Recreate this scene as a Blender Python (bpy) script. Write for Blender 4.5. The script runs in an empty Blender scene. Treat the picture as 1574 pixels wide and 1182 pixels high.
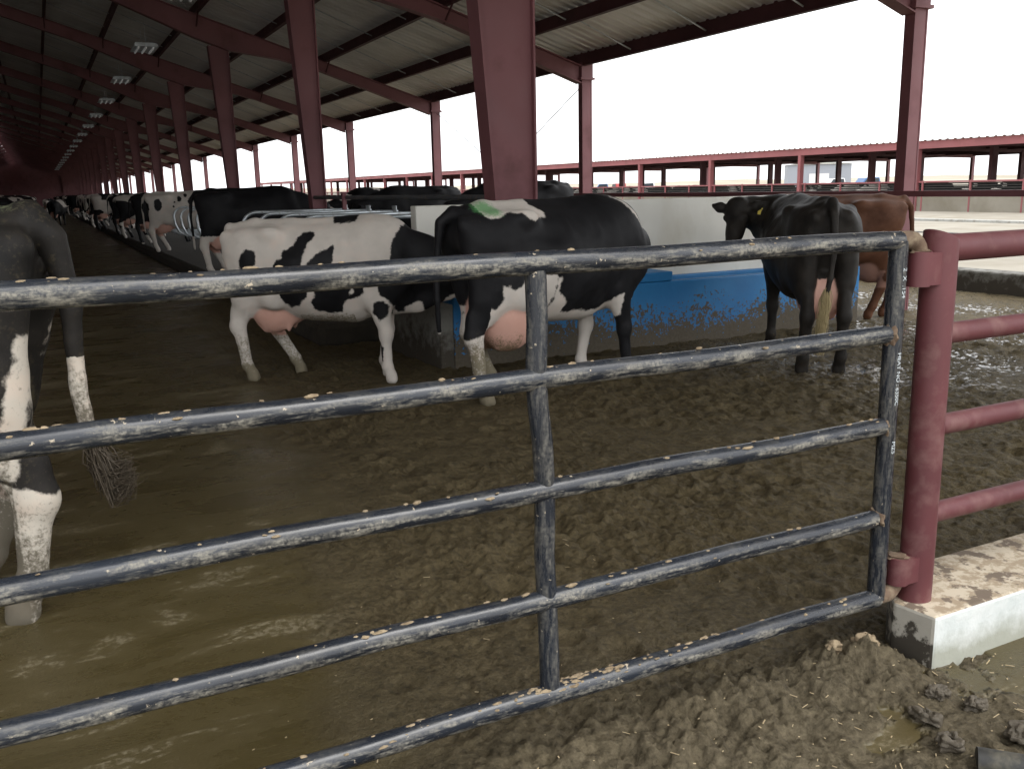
import bpy, math, random
import numpy as np
from mathutils import Vector, Matrix
R = math.radians
random.seed(7); rng = np.random.default_rng(7)
sc = bpy.context.scene
COL = sc.collection

# ------------------------------------------------------------------ camera, world, sun, exposure
cam = bpy.data.cameras.new('camera'); camo = bpy.data.objects.new('camera', cam); COL.objects.link(camo)
yaw, pitch, roll, fpx = R(26.615), R(12.124), R(-1.253), 1411.95
fw = Vector((math.sin(yaw)*math.cos(pitch), math.cos(yaw)*math.cos(pitch), -math.sin(pitch)))
rt = Vector((math.cos(yaw), -math.sin(yaw), 0)); up = rt.cross(fw)
rt2 = math.cos(roll)*rt + math.sin(roll)*up; up2 = -math.sin(roll)*rt + math.cos(roll)*up
camo.matrix_world = Matrix(((rt2.x, up2.x, -fw.x, 0), (rt2.y, up2.y, -fw.y, 0), (rt2.z, up2.z, -fw.z, 1.65), (0, 0, 0, 1)))
cam.sensor_width = 36; cam.lens = 36*fpx/1574; cam.clip_start = .05; cam.clip_end = 6000
sc.camera = camo
SUN_EL, SUN_AZ = R(58), R(150)          # azimuth clockwise from +Y
w = bpy.data.worlds.new('World'); sc.world = w; w.use_nodes = True
nt = w.node_tree; nt.nodes.clear()
sky = nt.nodes.new('ShaderNodeTexSky'); sky.sky_type = 'NISHITA'; sky.sun_disc = False
sky.sun_elevation = SUN_EL; sky.sun_rotation = SUN_AZ; sky.dust_density = 6; sky.air_density = 1.2
hs = nt.nodes.new('ShaderNodeHueSaturation'); hs.inputs['Saturation'].default_value = .22
bg = nt.nodes.new('ShaderNodeBackground'); bg.inputs['Strength'].default_value = .15
ow = nt.nodes.new('ShaderNodeOutputWorld')
cl = nt.nodes.new('ShaderNodeMixRGB'); cl.inputs[0].default_value = .7; cl.inputs[2].default_value = (7.6, 7.7, 7.9, 1)   # even white cloud cover
nt.links.new(sky.outputs[0], hs.inputs['Color']); nt.links.new(hs.outputs[0], cl.inputs[1]); nt.links.new(cl.outputs[0], bg.inputs[0]); nt.links.new(bg.outputs[0], ow.inputs[0])
sl = bpy.data.lights.new('sun', 'SUN'); sl.energy = .5; sl.angle = R(25); sl.color = (1, .97, .92)
so = bpy.data.objects.new('sun', sl); COL.objects.link(so)
sd = Vector((math.sin(SUN_AZ)*math.cos(SUN_EL), math.cos(SUN_AZ)*math.cos(SUN_EL), math.sin(SUN_EL)))
so.rotation_euler = sd.to_track_quat('Z', 'Y').to_euler()
so.location = (0, -20, 40)
sc.view_settings.view_transform = 'Standard'; sc.view_settings.look = 'None'
sc.view_settings.exposure = 1.2; sc.view_settings.gamma = 1
sc.cycles.max_bounces = 9; sc.cycles.diffuse_bounces = 7; sc.cycles.use_denoising = True

# ------------------------------------------------------------------ helpers
def tag(o, label=None, cat=None, group=None, kind=None):
    if label: o['label'] = label
    if cat: o['category'] = cat
    if group: o['group'] = group
    if kind: o['kind'] = kind
    return o
def empty(name, loc=(0, 0, 0), rz=0, label=None, cat=None, group=None):
    o = bpy.data.objects.new(name, None); COL.objects.link(o)
    o.location = loc; o.rotation_euler = (0, 0, rz); o.empty_display_size = .2
    return tag(o, label, cat, group)
def link(name, me, mat=None, parent=None):
    o = bpy.data.objects.new(name, me); COL.objects.link(o)
    if mat and not me.materials: me.materials.append(mat)
    if parent: o.parent = parent
    return o
class MB:
    def __init__(s): s.v = []; s.f = []
    def add(s, vs, fs):
        n = len(s.v); s.v += [tuple(v) for v in vs]; s.f += [tuple(i+n for i in f) for f in fs]; return s
    def box(s, x0, x1, y0, y1, z0, z1):
        v = [(x0,y0,z0),(x1,y0,z0),(x1,y1,z0),(x0,y1,z0),(x0,y0,z1),(x1,y0,z1),(x1,y1,z1),(x0,y1,z1)]
        return s.add(v, [(0,3,2,1),(4,5,6,7),(0,1,5,4),(1,2,6,5),(2,3,7,6),(3,0,4,7)])
    def tube(s, pts, r, n=14, caps=True):
        pts = [Vector(p) for p in pts]; m = len(pts)
        rr = r if hasattr(r, '__len__') else [r]*m
        t0 = (pts[1]-pts[0]).normalized(); ref = Vector((0,0,1)) if abs(t0.z) < .9 else Vector((1,0,0))
        u = t0.cross(ref).normalized(); vs = []
        for i, p in enumerate(pts):
            t = (pts[min(i+1,m-1)]-pts[max(i-1,0)]).normalized()
            u = (u - t*u.dot(t)).normalized(); w_ = t.cross(u)
            vs += [p + (u*math.cos(a)+w_*math.sin(a))*rr[i] for a in (2*math.pi*k/n for k in range(n))]
        fs = [(i*n+k, i*n+(k+1)%n, (i+1)*n+(k+1)%n, (i+1)*n+k) for i in range(m-1) for k in range(n)]
        if caps: fs += [tuple(range(n))[::-1], tuple(range((m-1)*n, m*n))]
        return s.add(vs, fs)
    def prism(s, poly, axis, a, b):           # polygon in the plane across 'axis', pushed from a to b
        def P(p, q): return {'x': (q, p[0], p[1]), 'y': (p[0], q, p[1]), 'z': (p[0], p[1], q)}[axis]
        n = len(poly); vs = [P(p, a) for p in poly] + [P(p, b) for p in poly]
        fs = [tuple(range(n)), tuple(range(2*n-1, n-1, -1))] + [(i, n+i, n+(i+1) % n, (i+1) % n) for i in range(n)]
        return s.add(vs, fs)
    def build(s, name, mat, parent=None, smooth=False, bevel=0):
        me = bpy.data.meshes.new(name); me.from_pydata(s.v, [], s.f)
        import bmesh
        bm = bmesh.new(); bm.from_mesh(me); bmesh.ops.recalc_face_normals(bm, faces=bm.faces); bm.to_mesh(me); bm.free()
        o = link(name, me, mat, parent)
        if smooth:
            me.polygons.foreach_set('use_smooth', [True]*len(me.polygons))
            try: me.set_sharp_from_angle(angle=R(40))
            except Exception: pass
        if bevel:
            b = o.modifiers.new('bevel', 'BEVEL'); b.width = bevel; b.segments = 2; b.limit_method = 'ANGLE'
        return o
def arc(c, r, a0, a1, n, plane='xz', fixed=0):
    out = []
    for i in range(n+1):
        a = R(a0+(a1-a0)*i/n); p, q = c[0]+r*math.cos(a), c[1]+r*math.sin(a)
        out.append((p, fixed, q) if plane == 'xz' else ((p, q, fixed) if plane == 'xy' else (fixed, p, q)))
    return out
# value noise in numpy
def hash2(i, j, k):
    h = (i*374761393 + j*668265263 + k*2147483647) & 0xffffffff
    h = ((h ^ (h >> 13))*1274126177) & 0xffffffff
    return ((h ^ (h >> 16)) & 0xffff)/65535.0
def vnoise(x, y, k=0):
    i = np.floor(x).astype(np.int64); j = np.floor(y).astype(np.int64); fx = x-i; fy = y-j
    fx = fx*fx*fx*(fx*(fx*6-15)+10); fy = fy*fy*fy*(fy*(fy*6-15)+10)
    a = hash2(i, j, k); b = hash2(i+1, j, k); c = hash2(i, j+1, k); d = hash2(i+1, j+1, k)
    return (a*(1-fx)+b*fx)*(1-fy) + (c*(1-fx)+d*fx)*fy
def fbm(x, y, octs=4, k=0, g=.5):
    s = 0; a = 1; t = 0
    for o in range(octs):
        s = s + a*(vnoise(x*2**o+o*17.3, y*2**o-o*9.1, k+o)*2-1); t += a; a *= g
    return s/t
def sstep(a, b, x): t = np.clip((x-a)/(b-a), 0, 1); return t*t*(3-2*t)

# ------------------------------------------------------------------ materials
class NT:
    def __init__(s, name):
        s.m = bpy.data.materials.new(name); s.m.use_nodes = True; s.t = s.m.node_tree
        s.p = s.t.nodes['Principled BSDF']; s.tc = None
    def n(s, typ, **kw):
        x = s.t.nodes.new('ShaderNode'+typ)
        for k, v in kw.items(): setattr(x, k, v)
        return x
    def l(s, a, b): s.t.links.new(a, b)
    def co(s, scale=(1, 1, 1)):
        if not s.tc: s.tc = s.n('TexCoord')
        m = s.n('Mapping'); m.inputs['Scale'].default_value = scale if hasattr(scale, '__len__') else (scale,)*3
        s.l(s.tc.outputs['Object'], m.inputs[0]); return m.outputs[0]
    def noise(s, scale, detail=4, rough=.55, sc3=(1, 1, 1), dist=0):
        x = s.n('TexNoise'); x.inputs['Scale'].default_value = scale; x.inputs['Detail'].default_value = detail
        x.inputs['Roughness'].default_value = rough; x.inputs['Distortion'].default_value = dist
        s.l(s.co(sc3), x.inputs['Vector']); return x.outputs[0]
    def ramp(s, fac, stops, interp='LINEAR'):
        x = s.n('ValToRGB'); e = x.color_ramp; e.interpolation = interp
        while len(e.elements) < len(stops): e.elements.new(.5)
        for el, (p, c) in zip(e.elements, stops):
            el.position = p; el.color = (*c, 1) if hasattr(c, '__len__') else (c, c, c, 1)
        s.l(fac, x.inputs[0]); return x.outputs[0]
    def mix(s, fac, a, b):
        x = s.n('MixRGB')
        for sock, v in zip(x.inputs, (fac, a, b)):
            if hasattr(v, 'is_linked'): s.l(v, sock)
            elif sock.type == 'RGBA': sock.default_value = (*v, 1) if hasattr(v, '__len__') else (v, v, v, 1)
            else: sock.default_value = v
        return x.outputs[0]
    def math(s, op, a, b=0):
        x = s.n('Math', operation=op)
        for sock, v in zip(x.inputs, (a, b)):
            if hasattr(v, 'is_linked'): s.l(v, sock)
            else: sock.default_value = v
        return x.outputs[0]
    def attr(s, name):
        x = s.n('Attribute', attribute_name=name); return x.outputs['Fac']
    def set(s, **kw):
        names = dict(color='Base Color', rough='Roughness', metal='Metallic', spec='Specular IOR Level', coat='Coat Weight', sheen='Sheen Weight', sss='Subsurface Weight')
        for k, v in kw.items():
            i = s.p.inputs[names[k]]
            if hasattr(v, 'is_linked'): s.l(v, i)
            else: i.default_value = ((*v, 1) if hasattr(v, '__len__') else v)
        return s
    def bump(s, h, strength=.4, dist=.01):
        b = s.n('Bump'); b.inputs['Strength'].default_value = strength; b.inputs['Distance'].default_value = dist
        s.l(h, b.inputs['Height']); s.l(b.outputs[0], s.p.inputs['Normal']); return s
def paint(name, col, rough=.45, dirt=(.12, .1, .075), amt=(.52, .75), metal=0, scale=3, sc3=(1, 1, 1), bump=.15):
    k = NT(name); a = k.noise(scale, 6, .6, sc3); b = k.noise(scale*.35, 3)
    c = k.mix(k.ramp(b, [(.3, 0), (.7, 1)]), tuple(x*.82 for x in col), tuple(min(1, x*1.12) for x in col))
    c = k.mix(k.ramp(a, [(amt[0], 0), (amt[1], .85)]), c, dirt)
    k.set(color=c, rough=k.ramp(a, [(.3, rough), (.8, min(1, rough+.3))]), metal=metal)
    return k.bump(a, bump, .004).m
M = {}
M['frame_red'] = paint('frame_red_paint', (.18, .07, .077), .5, (.07, .03, .028), (.55, .9), scale=2)
M['far_red'] = paint('far_red_paint', (.29, .095, .10), .55, (.2, .1, .09), (.55, .9), scale=1.5)
M['post_red'] = paint('post_red_paint', (.112, .030, .034), .48, (.22, .125, .11), (.50, .82), scale=9, bump=.1)
M['roof'] = paint('roof_sheet_underside', (.80, .81, .79), .40, (.55, .55, .53), (.5, .85), metal=.6, scale=1.2, sc3=(.4, 2, 1), bump=.03)
M['purlin'] = paint('purlin_paint', (.07, .022, .025), .55, (.05, .03, .03), (.5, .9), scale=2)
M['galv'] = paint('galvanised_pipe', (.55, .60, .63), .32, (.2, .18, .14), (.55, .8), metal=.8, scale=12)
M['darkpipe'] = paint('dark_pipe', (.06, .065, .07), .5, (.16, .13, .1), (.5, .7), scale=14)
M['conc'] = paint('concrete', (.42, .42, .39), .85, (.16, .13, .09), (.5, .72), scale=5, bump=.4)
M['wall_conc'] = paint('wall_concrete', (.70, .69, .63), .8, (.5, .47, .39), (.5, .8), scale=2.2, sc3=(1, 1, .5), bump=.2)
M['apron'] = paint('apron_concrete', (.29, .265, .215), .9, (.2, .175, .13), (.42, .7), scale=.7, bump=.3)
M['dust'] = paint('dry_ground', (.34, .31, .255), .95, (.29, .25, .19), (.4, .75), scale=.06, bump=.2)
M['white'] = paint('white_enamel', (.75, .75, .72), .4, (.5, .48, .42), (.6, .9), scale=6)
M['rust'] = paint('rusty_weld', (.13, .085, .055), .8, (.24, .19, .125), (.45, .7), scale=30, bump=.6)
M['crust'] = paint('dried_manure', (.30, .235, .15), .95, (.17, .125, .075), (.42, .62), scale=40, bump=.8)
M['rubber'] = paint('black_pipe_plastic', (.022, .022, .02), .5, (.12, .11, .08), (.5, .7), scale=14, bump=.4)
M['stencil'] = paint('white_stencil_paint', (.62, .68, .7), .6, (.3, .33, .36), (.5, .7), scale=120, bump=0)

def gate_mat(name, axis):
    k = NT(name)
    s3 = (1.0, 6, 6) if axis == 'x' else (6, 6, 1.0)
    a = k.noise(9, 8, .68, s3); f = k.noise(95, 4, .7); g = k.noise(2.3, 3)
    smear = k.math('MULTIPLY', k.ramp(a, [(.46, 0), (.60, 1)]), k.ramp(f, [(.36, .1), (.6, 1)]))
    fleck = k.ramp(k.noise(42, 5, .65), [(.66, 0), (.69, 1)])
    ge = k.n('NewGeometry'); dp = k.n('VectorMath', operation='DOT_PRODUCT'); k.l(ge.outputs['Normal'], dp.inputs[0]); dp.inputs[1].default_value = (0, -.8, -.6)
    side = k.ramp(k.math('ADD', dp.outputs['Value'], k.math('MULTIPLY', k.math('SUBTRACT', g, .5), 1.8)), [(.2, .15), (.7, 1)]) if axis == 'x' else .4
    smear = k.math('MULTIPLY', smear, side)
    base = k.mix(k.ramp(g, [(.3, 0), (.7, 1)]), (.009, .011, .016), (.02, .025, .034))
    c = k.mix(smear, base, (.25, .235, .195)); c = k.mix(fleck, c, (.42, .36, .27))
    k.set(color=c, rough=k.mix(smear, .27, .8), spec=.55)
    return k.bump(k.math('ADD', a, k.math('MULTIPLY', fleck, .4)), .25, .003).m
M['gate'] = gate_mat('black_gate_paint', 'x'); M['gate_up'] = gate_mat('black_gate_paint_upright', 'z')

def trough_mat():
    k = NT('blue_trough_paint')
    sep = k.n('SeparateXYZ'); k.l(k.co(), sep.inputs[0])
    a = k.noise(13, 7, .7); b = k.noise(2.2, 4); sp = k.noise(34, 4, .6)
    blue = k.mix(k.ramp(b, [(.3, 0), (.75, 1)]), (.010, .14, .36), (.022, .20, .46))
    # splashed manure: thick low down, thinning into separate spots higher up
    f_ = k.math('ADD', k.math('MULTIPLY', a, .5), k.math('MULTIPLY', sp, .5))
    th = k.math('SUBTRACT', f_, k.math('ADD', k.math('MULTIPLY', sep.outputs['Z'], .48), k.math('ADD', .35, k.math('MULTIPLY', k.math('SUBTRACT', b, .5), -.3))))
    spl = k.ramp(k.math('ADD', th, .5), [(.49, 0), (.515, 1)])
    muck = k.mix(sp, (.045, .036, .024), (.13, .11, .08))
    k.set(color=k.mix(spl, blue, muck), rough=k.mix(spl, .5, .9))
    return k.bump(k.math('ADD', a, spl), .4, .006).m
M['trough'] = trough_mat()
def mucky_conc():
    k = NT('mucky_concrete'); sep = k.n('SeparateXYZ'); k.l(k.co(), sep.inputs[0])
    a = k.noise(7, 7, .7); b = k.noise(30, 4, .6)
    base = k.mix(a, (.12, .12, .105), (.27, .265, .24))
    th = k.math('SUBTRACT', a, k.math('MULTIPLY', sep.outputs['Z'], .9))
    base = k.mix(k.ramp(th, [(.12, 0), (.36, 1)]), base, (.05, .042, .03))
    base = k.mix(k.ramp(b, [(.66, 0), (.7, 1)]), base, (.03, .027, .02))
    k.set(color=base, rough=.85); return k.bump(a, .4, .01).m
M['mucky'] = mucky_conc()
def kerb_mat():                                 # whitewashed kerb, muck dried along the top and the low edge
    k = NT('whitewashed_kerb'); geo = k.n('NewGeometry'); sn = k.n('SeparateXYZ'); k.l(geo.outputs['Normal'], sn.inputs[0])
    sep = k.n('SeparateXYZ'); k.l(k.co(), sep.inputs[0])
    a = k.noise(9, 7, .65); b = k.noise(16, 6, .7)
    wht = k.mix(k.ramp(a, [(.35, 0), (.7, 1)]), (.56, .60, .58), (.68, .70, .68))
    low = k.ramp(k.math('ADD', sep.outputs['Z'], k.math('MULTIPLY', k.math('SUBTRACT', a, .5), .16)), [(.03, 1), (.115, 0)])
    wht = k.mix(k.math('MULTIPLY', low, .75), wht, (.27, .27, .2))
    top = k.mix(k.ramp(b, [(.44, 0), (.54, 1)]), (.36, .285, .195), (.56, .485, .37))
    top = k.mix(k.ramp(a, [(.54, 0), (.58, 1)]), top, (.17, .13, .095))
    end = k.mix(k.ramp(k.math('ADD', a, k.math('MULTIPLY', sep.outputs['Z'], 1.1)), [(.58, 0), (.64, 1)]), (.045, .038, .028), (.36, .34, .29))
    c = k.mix(k.ramp(sn.outputs['Z'], [(.5, 0), (.7, 1)]), wht, top)
    c = k.mix(k.ramp(k.math('MULTIPLY', sn.outputs['X'], -1), [(.6, 0), (.8, 1)]), c, end)
    k.set(color=c, rough=.85); return k.bump(k.math('ADD', a, b), .5, .008).m
M['kerb'] = kerb_mat()
def mud_mat():
    k = NT('wet_manure_mud'); wet = k.attr('wet'); grey = k.attr('grey')
    a = k.noise(6, 10, .72); f = k.noise(38, 8, .75); l = k.noise(.9, 4); st = k.noise(3.5, 8, .7, (.35, 1, 1), .6); v = k.noise(17, 5, .6)
    mud = k.mix(k.ramp(a, [(.3, 0), (.7, 1)]), (.055, .043, .022), (.130, .102, .055))
    mud = k.mix(k.math('MULTIPLY', k.ramp(f, [(.5, 0), (.62, 1)]), .42), mud, (.19, .15, .085))
    mud = k.mix(k.ramp(f, [(.38, .6), (.47, 0)]), mud, (.018, .015, .010))
    mud = k.mix(grey, mud, k.mix(k.ramp(f, [(.35, 0), (.65, 1)]), (.058, .048, .032), (.18, .155, .11)))
    slurry = k.mix(k.ramp(st, [(.35, 0), (.68, 1)]), (.062, .048, .018), (.100, .080, .037))
    scum = k.math('MULTIPLY', k.ramp(st, [(.56, 0), (.60, .9)]), k.ramp(f, [(.47, 0), (.56, 1)]))
    slurry = k.mix(scum, slurry, (.21, .18, .115))
    wm = k.ramp(k.math('ADD', wet, k.math('MULTIPLY', k.math('SUBTRACT', l, .5), .35)), [(.28, 0), (.85, 1)])
    wm = k.math('MULTIPLY', wm, k.ramp(k.math('ADD', wm, k.math('SUBTRACT', a, .5)), [(.2, .3), (.75, 1)]))
    pool = k.math('MULTIPLY', k.ramp(k.math('ADD', k.math('MULTIPLY', v, .6), k.math('MULTIPLY', l, .4)), [(.525, 0), (.56, 1)]), k.attr('pool'))
    dry = k.ramp(f, [(.3, .5), (.65, .85)])
    k.set(color=k.mix(wm, mud, slurry), rough=k.mix(pool, k.mix(wm, dry, k.ramp(st, [(.4, .2), (.65, .5)])), .08), spec=k.mix(wm, k.mix(pool, .13, .6), .5))
    fine = k.noise(120, 4, .7)
    hgt = k.math('ADD', k.math('ADD', k.math('ADD', f, k.math('MULTIPLY', fine, .55)), k.math('MULTIPLY', a, 1.2)), k.math('MULTIPLY', v, .8))
    hgt = k.math('MULTIPLY', hgt, k.math('MULTIPLY', k.ramp(wm, [(0, 1), (1, .10)]), k.ramp(pool, [(0, 1), (1, .05)])))
    return k.bump(hgt, .75, .022).m
M['mud'] = mud_mat()
def clod_mat():
    k = NT('muck_clod'); a = k.noise(18, 8, .7); f = k.noise(70, 4)
    k.set(color=k.mix(a, (.036, .030, .021), (.13, .107, .075)), rough=k.ramp(f, [(.3, .45), (.7, .85)])); return k.bump(a, .9, .012).m
M['clod'] = clod_mat()
def straw_mat():
    k = NT('straw_chip'); a = k.noise(9); k.set(color=k.mix(a, (.34, .25, .13), (.55, .46, .3)), rough=.8); return k.m
M['straw'] = straw_mat()
M['bed'] = paint('shade_dark_bed', (.030, .025, .018), .9, (.055, .045, .032), (.45, .7), scale=9, bump=.9)  # mucky stall bed, with the shade over it put into the dark colour
def cow_mat(name, white, black, dirtcol=(.075, .062, .03), mottle=0, green=(.09, .30, .10)):
    k = NT(name)
    p = k.attr('patch'); pk = k.attr('pink'); dr = k.attr('dirt'); gr = k.attr('green')
    e = k.noise(14, 6, .65); h = k.noise(160, 3, .6, (1, 1, .35)); b = k.noise(5, 5, .6); d = k.math('ADD', k.math('MULTIPLY', k.noise(24, 7, .72), .55), k.math('MULTIPLY', k.noise(75, 4, .7), .45))
    pe = k.math('ADD', p, k.math('MULTIPLY', k.math('SUBTRACT', e, .5), .075))
    m = k.ramp(k.math('ADD', k.math('MULTIPLY', pe, 1.0), .5), [(.494, 0), (.506, 1)])
    wc = k.mix(k.ramp(b, [(.35, 0), (.7, 1)]), tuple(x*.86 for x in white), white)
    wc = k.mix(k.math('MULTIPLY', k.ramp(b, [(.52, 0), (.72, 1)]), .35), wc, (white[0], white[1]*.8, white[2]*.72))
    bc = k.mix(k.ramp(b, [(.35, 0), (.72, 1)]), black, tuple(x*1.6+.004+mottle*y for x, y in zip(black, (.05, .035, .02))))
    c = k.mix(m, wc, bc)
    c = k.mix(pk, c, k.mix(b, (.50, .27, .21), (.60, .38, .31)))
    dm = k.ramp(k.math('ADD', dr, k.math('SUBTRACT', d, 1.0)), [(-.08, 0), (.16, 1)])
    c = k.mix(k.math('MULTIPLY', dm, .85), c, k.mix(d, dirtcol, tuple(x*2.1 for x in dirtcol)))
    gm = k.ramp(k.math('ADD', gr, k.math('SUBTRACT', d, .9)), [(-.1, 0), (.25, .8)])
    c = k.mix(gm, c, k.mix(d, tuple(x*.7 for x in green), tuple(x*1.25 for x in green)))
    k.set(color=c, rough=k.mix(m, .75, .58), sheen=.0, spec=.17)
    return k.bump(k.math('ADD', k.math('MULTIPLY', h, .5), k.math('MULTIPLY', d, .5)), .3, .006).m
M['holstein'] = cow_mat('black_and_white_hide', (.60, .555, .50), (.0065, .0065, .0075))
M['darkcow'] = cow_mat('brown_black_hide', (.5, .45, .38), (.012, .011, .010), (.07, .054, .033), .2)
M['muddycow'] = cow_mat('muddy_black_hide', (.60, .55, .47), (.010, .0095, .009), (.042, .035, .021), .2, (.19, .22, .13))
M['browncow'] = cow_mat('red_brown_hide', (.6, .5, .4), (.072, .029, .015), (.06, .045, .03), .3)
def flat(name, col, rough=.5, spec=.5):
    k = NT(name); a = k.noise(20); k.set(color=k.mix(a, tuple(x*.85 for x in col), col), rough=rough, spec=spec); return k.m
M['eye'] = flat('eye_gloss', (.01, .008, .006), .08); M['tagyel'] = flat('yellow_tag', (.65, .5, .05), .5)
M['hoof'] = flat('hoof_horn', (.09, .075, .055), .6)
M['lampglass'] = NT('lamp_tube').set(color=(.8, .8, .8), rough=.4).m
_p = M['lampglass'].node_tree.nodes['Principled BSDF']; _p.inputs['Emission Color'].default_value = (1, 1, .98, 1); _p.inputs['Emission Strength'].default_value = .03
M['carred'] = flat('red_car_paint', (.35, .03, .03), .3); M['carblue'] = flat('blue_car_paint', (.05, .13, .3), .3); M['carwhite'] = flat('white_car_paint', (.7, .7, .7), .3)
M['tyre'] = flat('tyre_rubber', (.02, .02, .02), .8); M['glass'] = flat('car_glass', (.03, .04, .05), .08)
M['greywall'] = flat('grey_cladding', (.30, .32, .36), .7); M['tanhill'] = paint('tan_hill', (.36, .31, .24), .95, (.22, .2, .14), (.4, .7), scale=.02, bump=0)
M['manger'] = flat('dark_wood', (.03, .028, .025), .8)

# ------------------------------------------------------------------ ground
def axis_pts(segs):                              # [(from, step), ...] growing steps
    out = []; 
    for a, b, s0, s1 in segs:
        x = a
        while x < b-1e-6:
            out.append(x); t = (x-a)/(b-a); x += s0+(s1-s0)*t
    out.append(segs[-1][1]); return np.array(out)
KX0, KY0, KY1, KZ = 2.555, 1.935, 2.30, .19      # kerb end, front, back and top
def mud_h(x, y):
    rough = sstep(-.15, .55, (x-.10*y-.45)/1.6 + .35*fbm(x*.8, y*.8, 3, 5))           # 0 in the slurry, 1 in trodden mud
    rough = np.maximum(rough, sstep(2.3, 1.75, y)*sstep(.0, .7, x))
    near = sstep(3.2, 1.8, y)
    wob_ = 1.0*fbm(x*5.5, y*5.5, 5, 61, .65)
    pud = sstep(1.1, .65, np.hypot((x-3.3)/.98, (y-1.80)/.30)+wob_) + sstep(1.15, .3, np.hypot((x-2.12)/.17, (y-1.70)/.08)+wob_)
    pud = np.clip(pud, 0, 1)
    h = .006*fbm(x*1.3, y*1.3, 3, 1)
    n1 = fbm(x*2.6, y*2.6, 4, 11); n2 = fbm(x*9, y*9, 4, 21, .6); n3 = fbm(x*26, y*26, 3, 31, .6)
    rid = 1-np.abs(fbm(x*7, y*7, 3, 41))*2.2
    n4 = fbm(x*48, y*48, 2, 51, .6)
    far_ = sstep(2.4, 3.4, y)
    pat = .35+.85*sstep(-.3, .3, fbm(x*1.1, y*1.1, 3, 101))
    h += rough*(.022*n1 + (.008+.018*far_)*pat*n2 + (.010+.004*far_)*pat*n3 + (.003+.003*far_)*rid - .004)
    h += near*rough*(.004*n2 + (.006*n3 + .010*n4 - .007*np.abs(n3))*(.35+.9*sstep(-.35, .3, fbm(x*4, y*4, 2, 81))))
    mound = np.exp(-(((x-1.75)/.60)**2 + ((y-2.05)/.26)**2))*.05 + np.exp(-(((x-2.34)/.15)**2 + ((y-2.08)/.13)**2))*.075
    h += mound*(1+.6*n2+.5*n3+.2*n4)
    h = h*(1-pud) + (-.004+.002*n1)*pud
    # trodden grey wet ground by the outer kerb
    wet = np.clip((1-rough)*.95 + pud, 0, 1)
    return h, wet, near*rough*.6 + .1*sstep(4.5, 7.5, x)*rough
gx = axis_pts([(-3.2, -.6, .06, .03), (-.6, .3, .02, .011), (.3, 3.2, .0088, .0088), (3.2, 12.1, .012, .045)])
gy = axis_pts([(-1.0, .95, .1, .05), (.95, 2.3, .0088, .0088), (2.3, 9.5, .010, .05), (9.5, 40, .08, .5), (40, 176, .8, 3)])
X, Y = np.meshgrid(gx, gy); Hh, Wt, Gr = mud_h(X, Y)
for _ in range(260):                             # hoof prints trodden into the mud, with a squeezed-up rim
    px, py = rng.uniform(.6, 8.5), rng.uniform(2.2, 8.0)
    i0, i1 = np.searchsorted(gx, (px-.2, px+.2)); j0, j1 = np.searchsorted(gy, (py-.2, py+.2))
    xs_, ys_ = X[j0:j1, i0:i1]-px, Y[j0:j1, i0:i1]-py; a_ = rng.uniform(0, 6.28); r_ = rng.uniform(.045, .075)
    u_ = (xs_*np.cos(a_)+ys_*np.sin(a_))/1.25; v_ = -xs_*np.sin(a_)+ys_*np.cos(a_); q_ = np.hypot(u_, v_)/r_
    Hh[j0:j1, i0:i1] += (1-Wt[j0:j1, i0:i1])*rng.uniform(.5, 1)*(-.026*np.exp(-q_**4)+.013*np.exp(-((q_-1.35)/.3)**2))
def grid_mesh(name, X, Y, Z, mat, attrs, kind='structure'):
    ny, nx = X.shape; me = bpy.data.meshes.new(name)
    co = np.stack([X, Y, Z], -1).reshape(-1, 3).astype(np.float32)
    idx = np.arange(nx*ny).reshape(ny, nx)
    q = np.stack([idx[:-1, :-1], idx[:-1, 1:], idx[1:, 1:], idx[1:, :-1]], -1).reshape(-1, 4)
    np_mesh(me, co, q)
    for k, v in attrs.items():
        a = me.attributes.new(k, 'FLOAT', 'POINT'); a.data.foreach_set('value', v.reshape(-1).astype(np.float32))
    o = link(name, me, mat); o['kind'] = kind; return o
def np_mesh(me, co, q, smooth=True):
    me.vertices.add(len(co)); me.vertices.foreach_set('co', co.astype(np.float32).reshape(-1))
    me.loops.add(q.size); me.loops.foreach_set('vertex_index', q.reshape(-1).astype(np.int32))
    me.polygons.add(len(q)); me.polygons.foreach_set('loop_start', np.arange(0, q.size, 4, dtype=np.int32))
    me.polygons.foreach_set('loop_total', np.full(len(q), 4, np.int32))
    me.polygons.foreach_set('use_smooth', np.full(len(q), smooth))
    me.update(calc_edges=True); me.validate()
grid_mesh('barn_floor', X, Y, Hh, M['mud'], dict(wet=Wt, grey=Gr, pool=sstep(4.4, 6.8, X)*sstep(4.0, 5.4, Y)))
def sheet(name, x0, x1, y0, y1, z, mat):
    o = MB().add([(x0, y0, z), (x1, y0, z), (x1, y1, z), (x0, y1, z)], [(0, 1, 2, 3)]).build(name, mat); o['kind'] = 'structure'; return o
sheet('ground', -4000, 4000, -400, 5000, -.06, M['dust'])
sheet('yard_apron', 12.46, 26, -30, 178, .26, M['apron'])
sheet('feed_road', 27.2, 36, -30, 178, .16, M['apron'])
# outer manure kerb, apron joints and low kerbs run along the yard
k_ = MB().box(12.1, 12.46, -30, 178, -.05, .31); tag(k_.build('yard_kerb', M['mucky'], bevel=.03), kind='structure')
k_ = MB().box(26, 26.25, -30, 178, -.05, .34); tag(k_.build('apron_kerb', M['conc'], bevel=.02), kind='structure')
for xx in (16.2, 20.4):
    j = MB().box(xx, xx+.10, -30, 178, .262, .285).build('apron_joint', M['darkpipe']); j['kind'] = 'structure'

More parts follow.
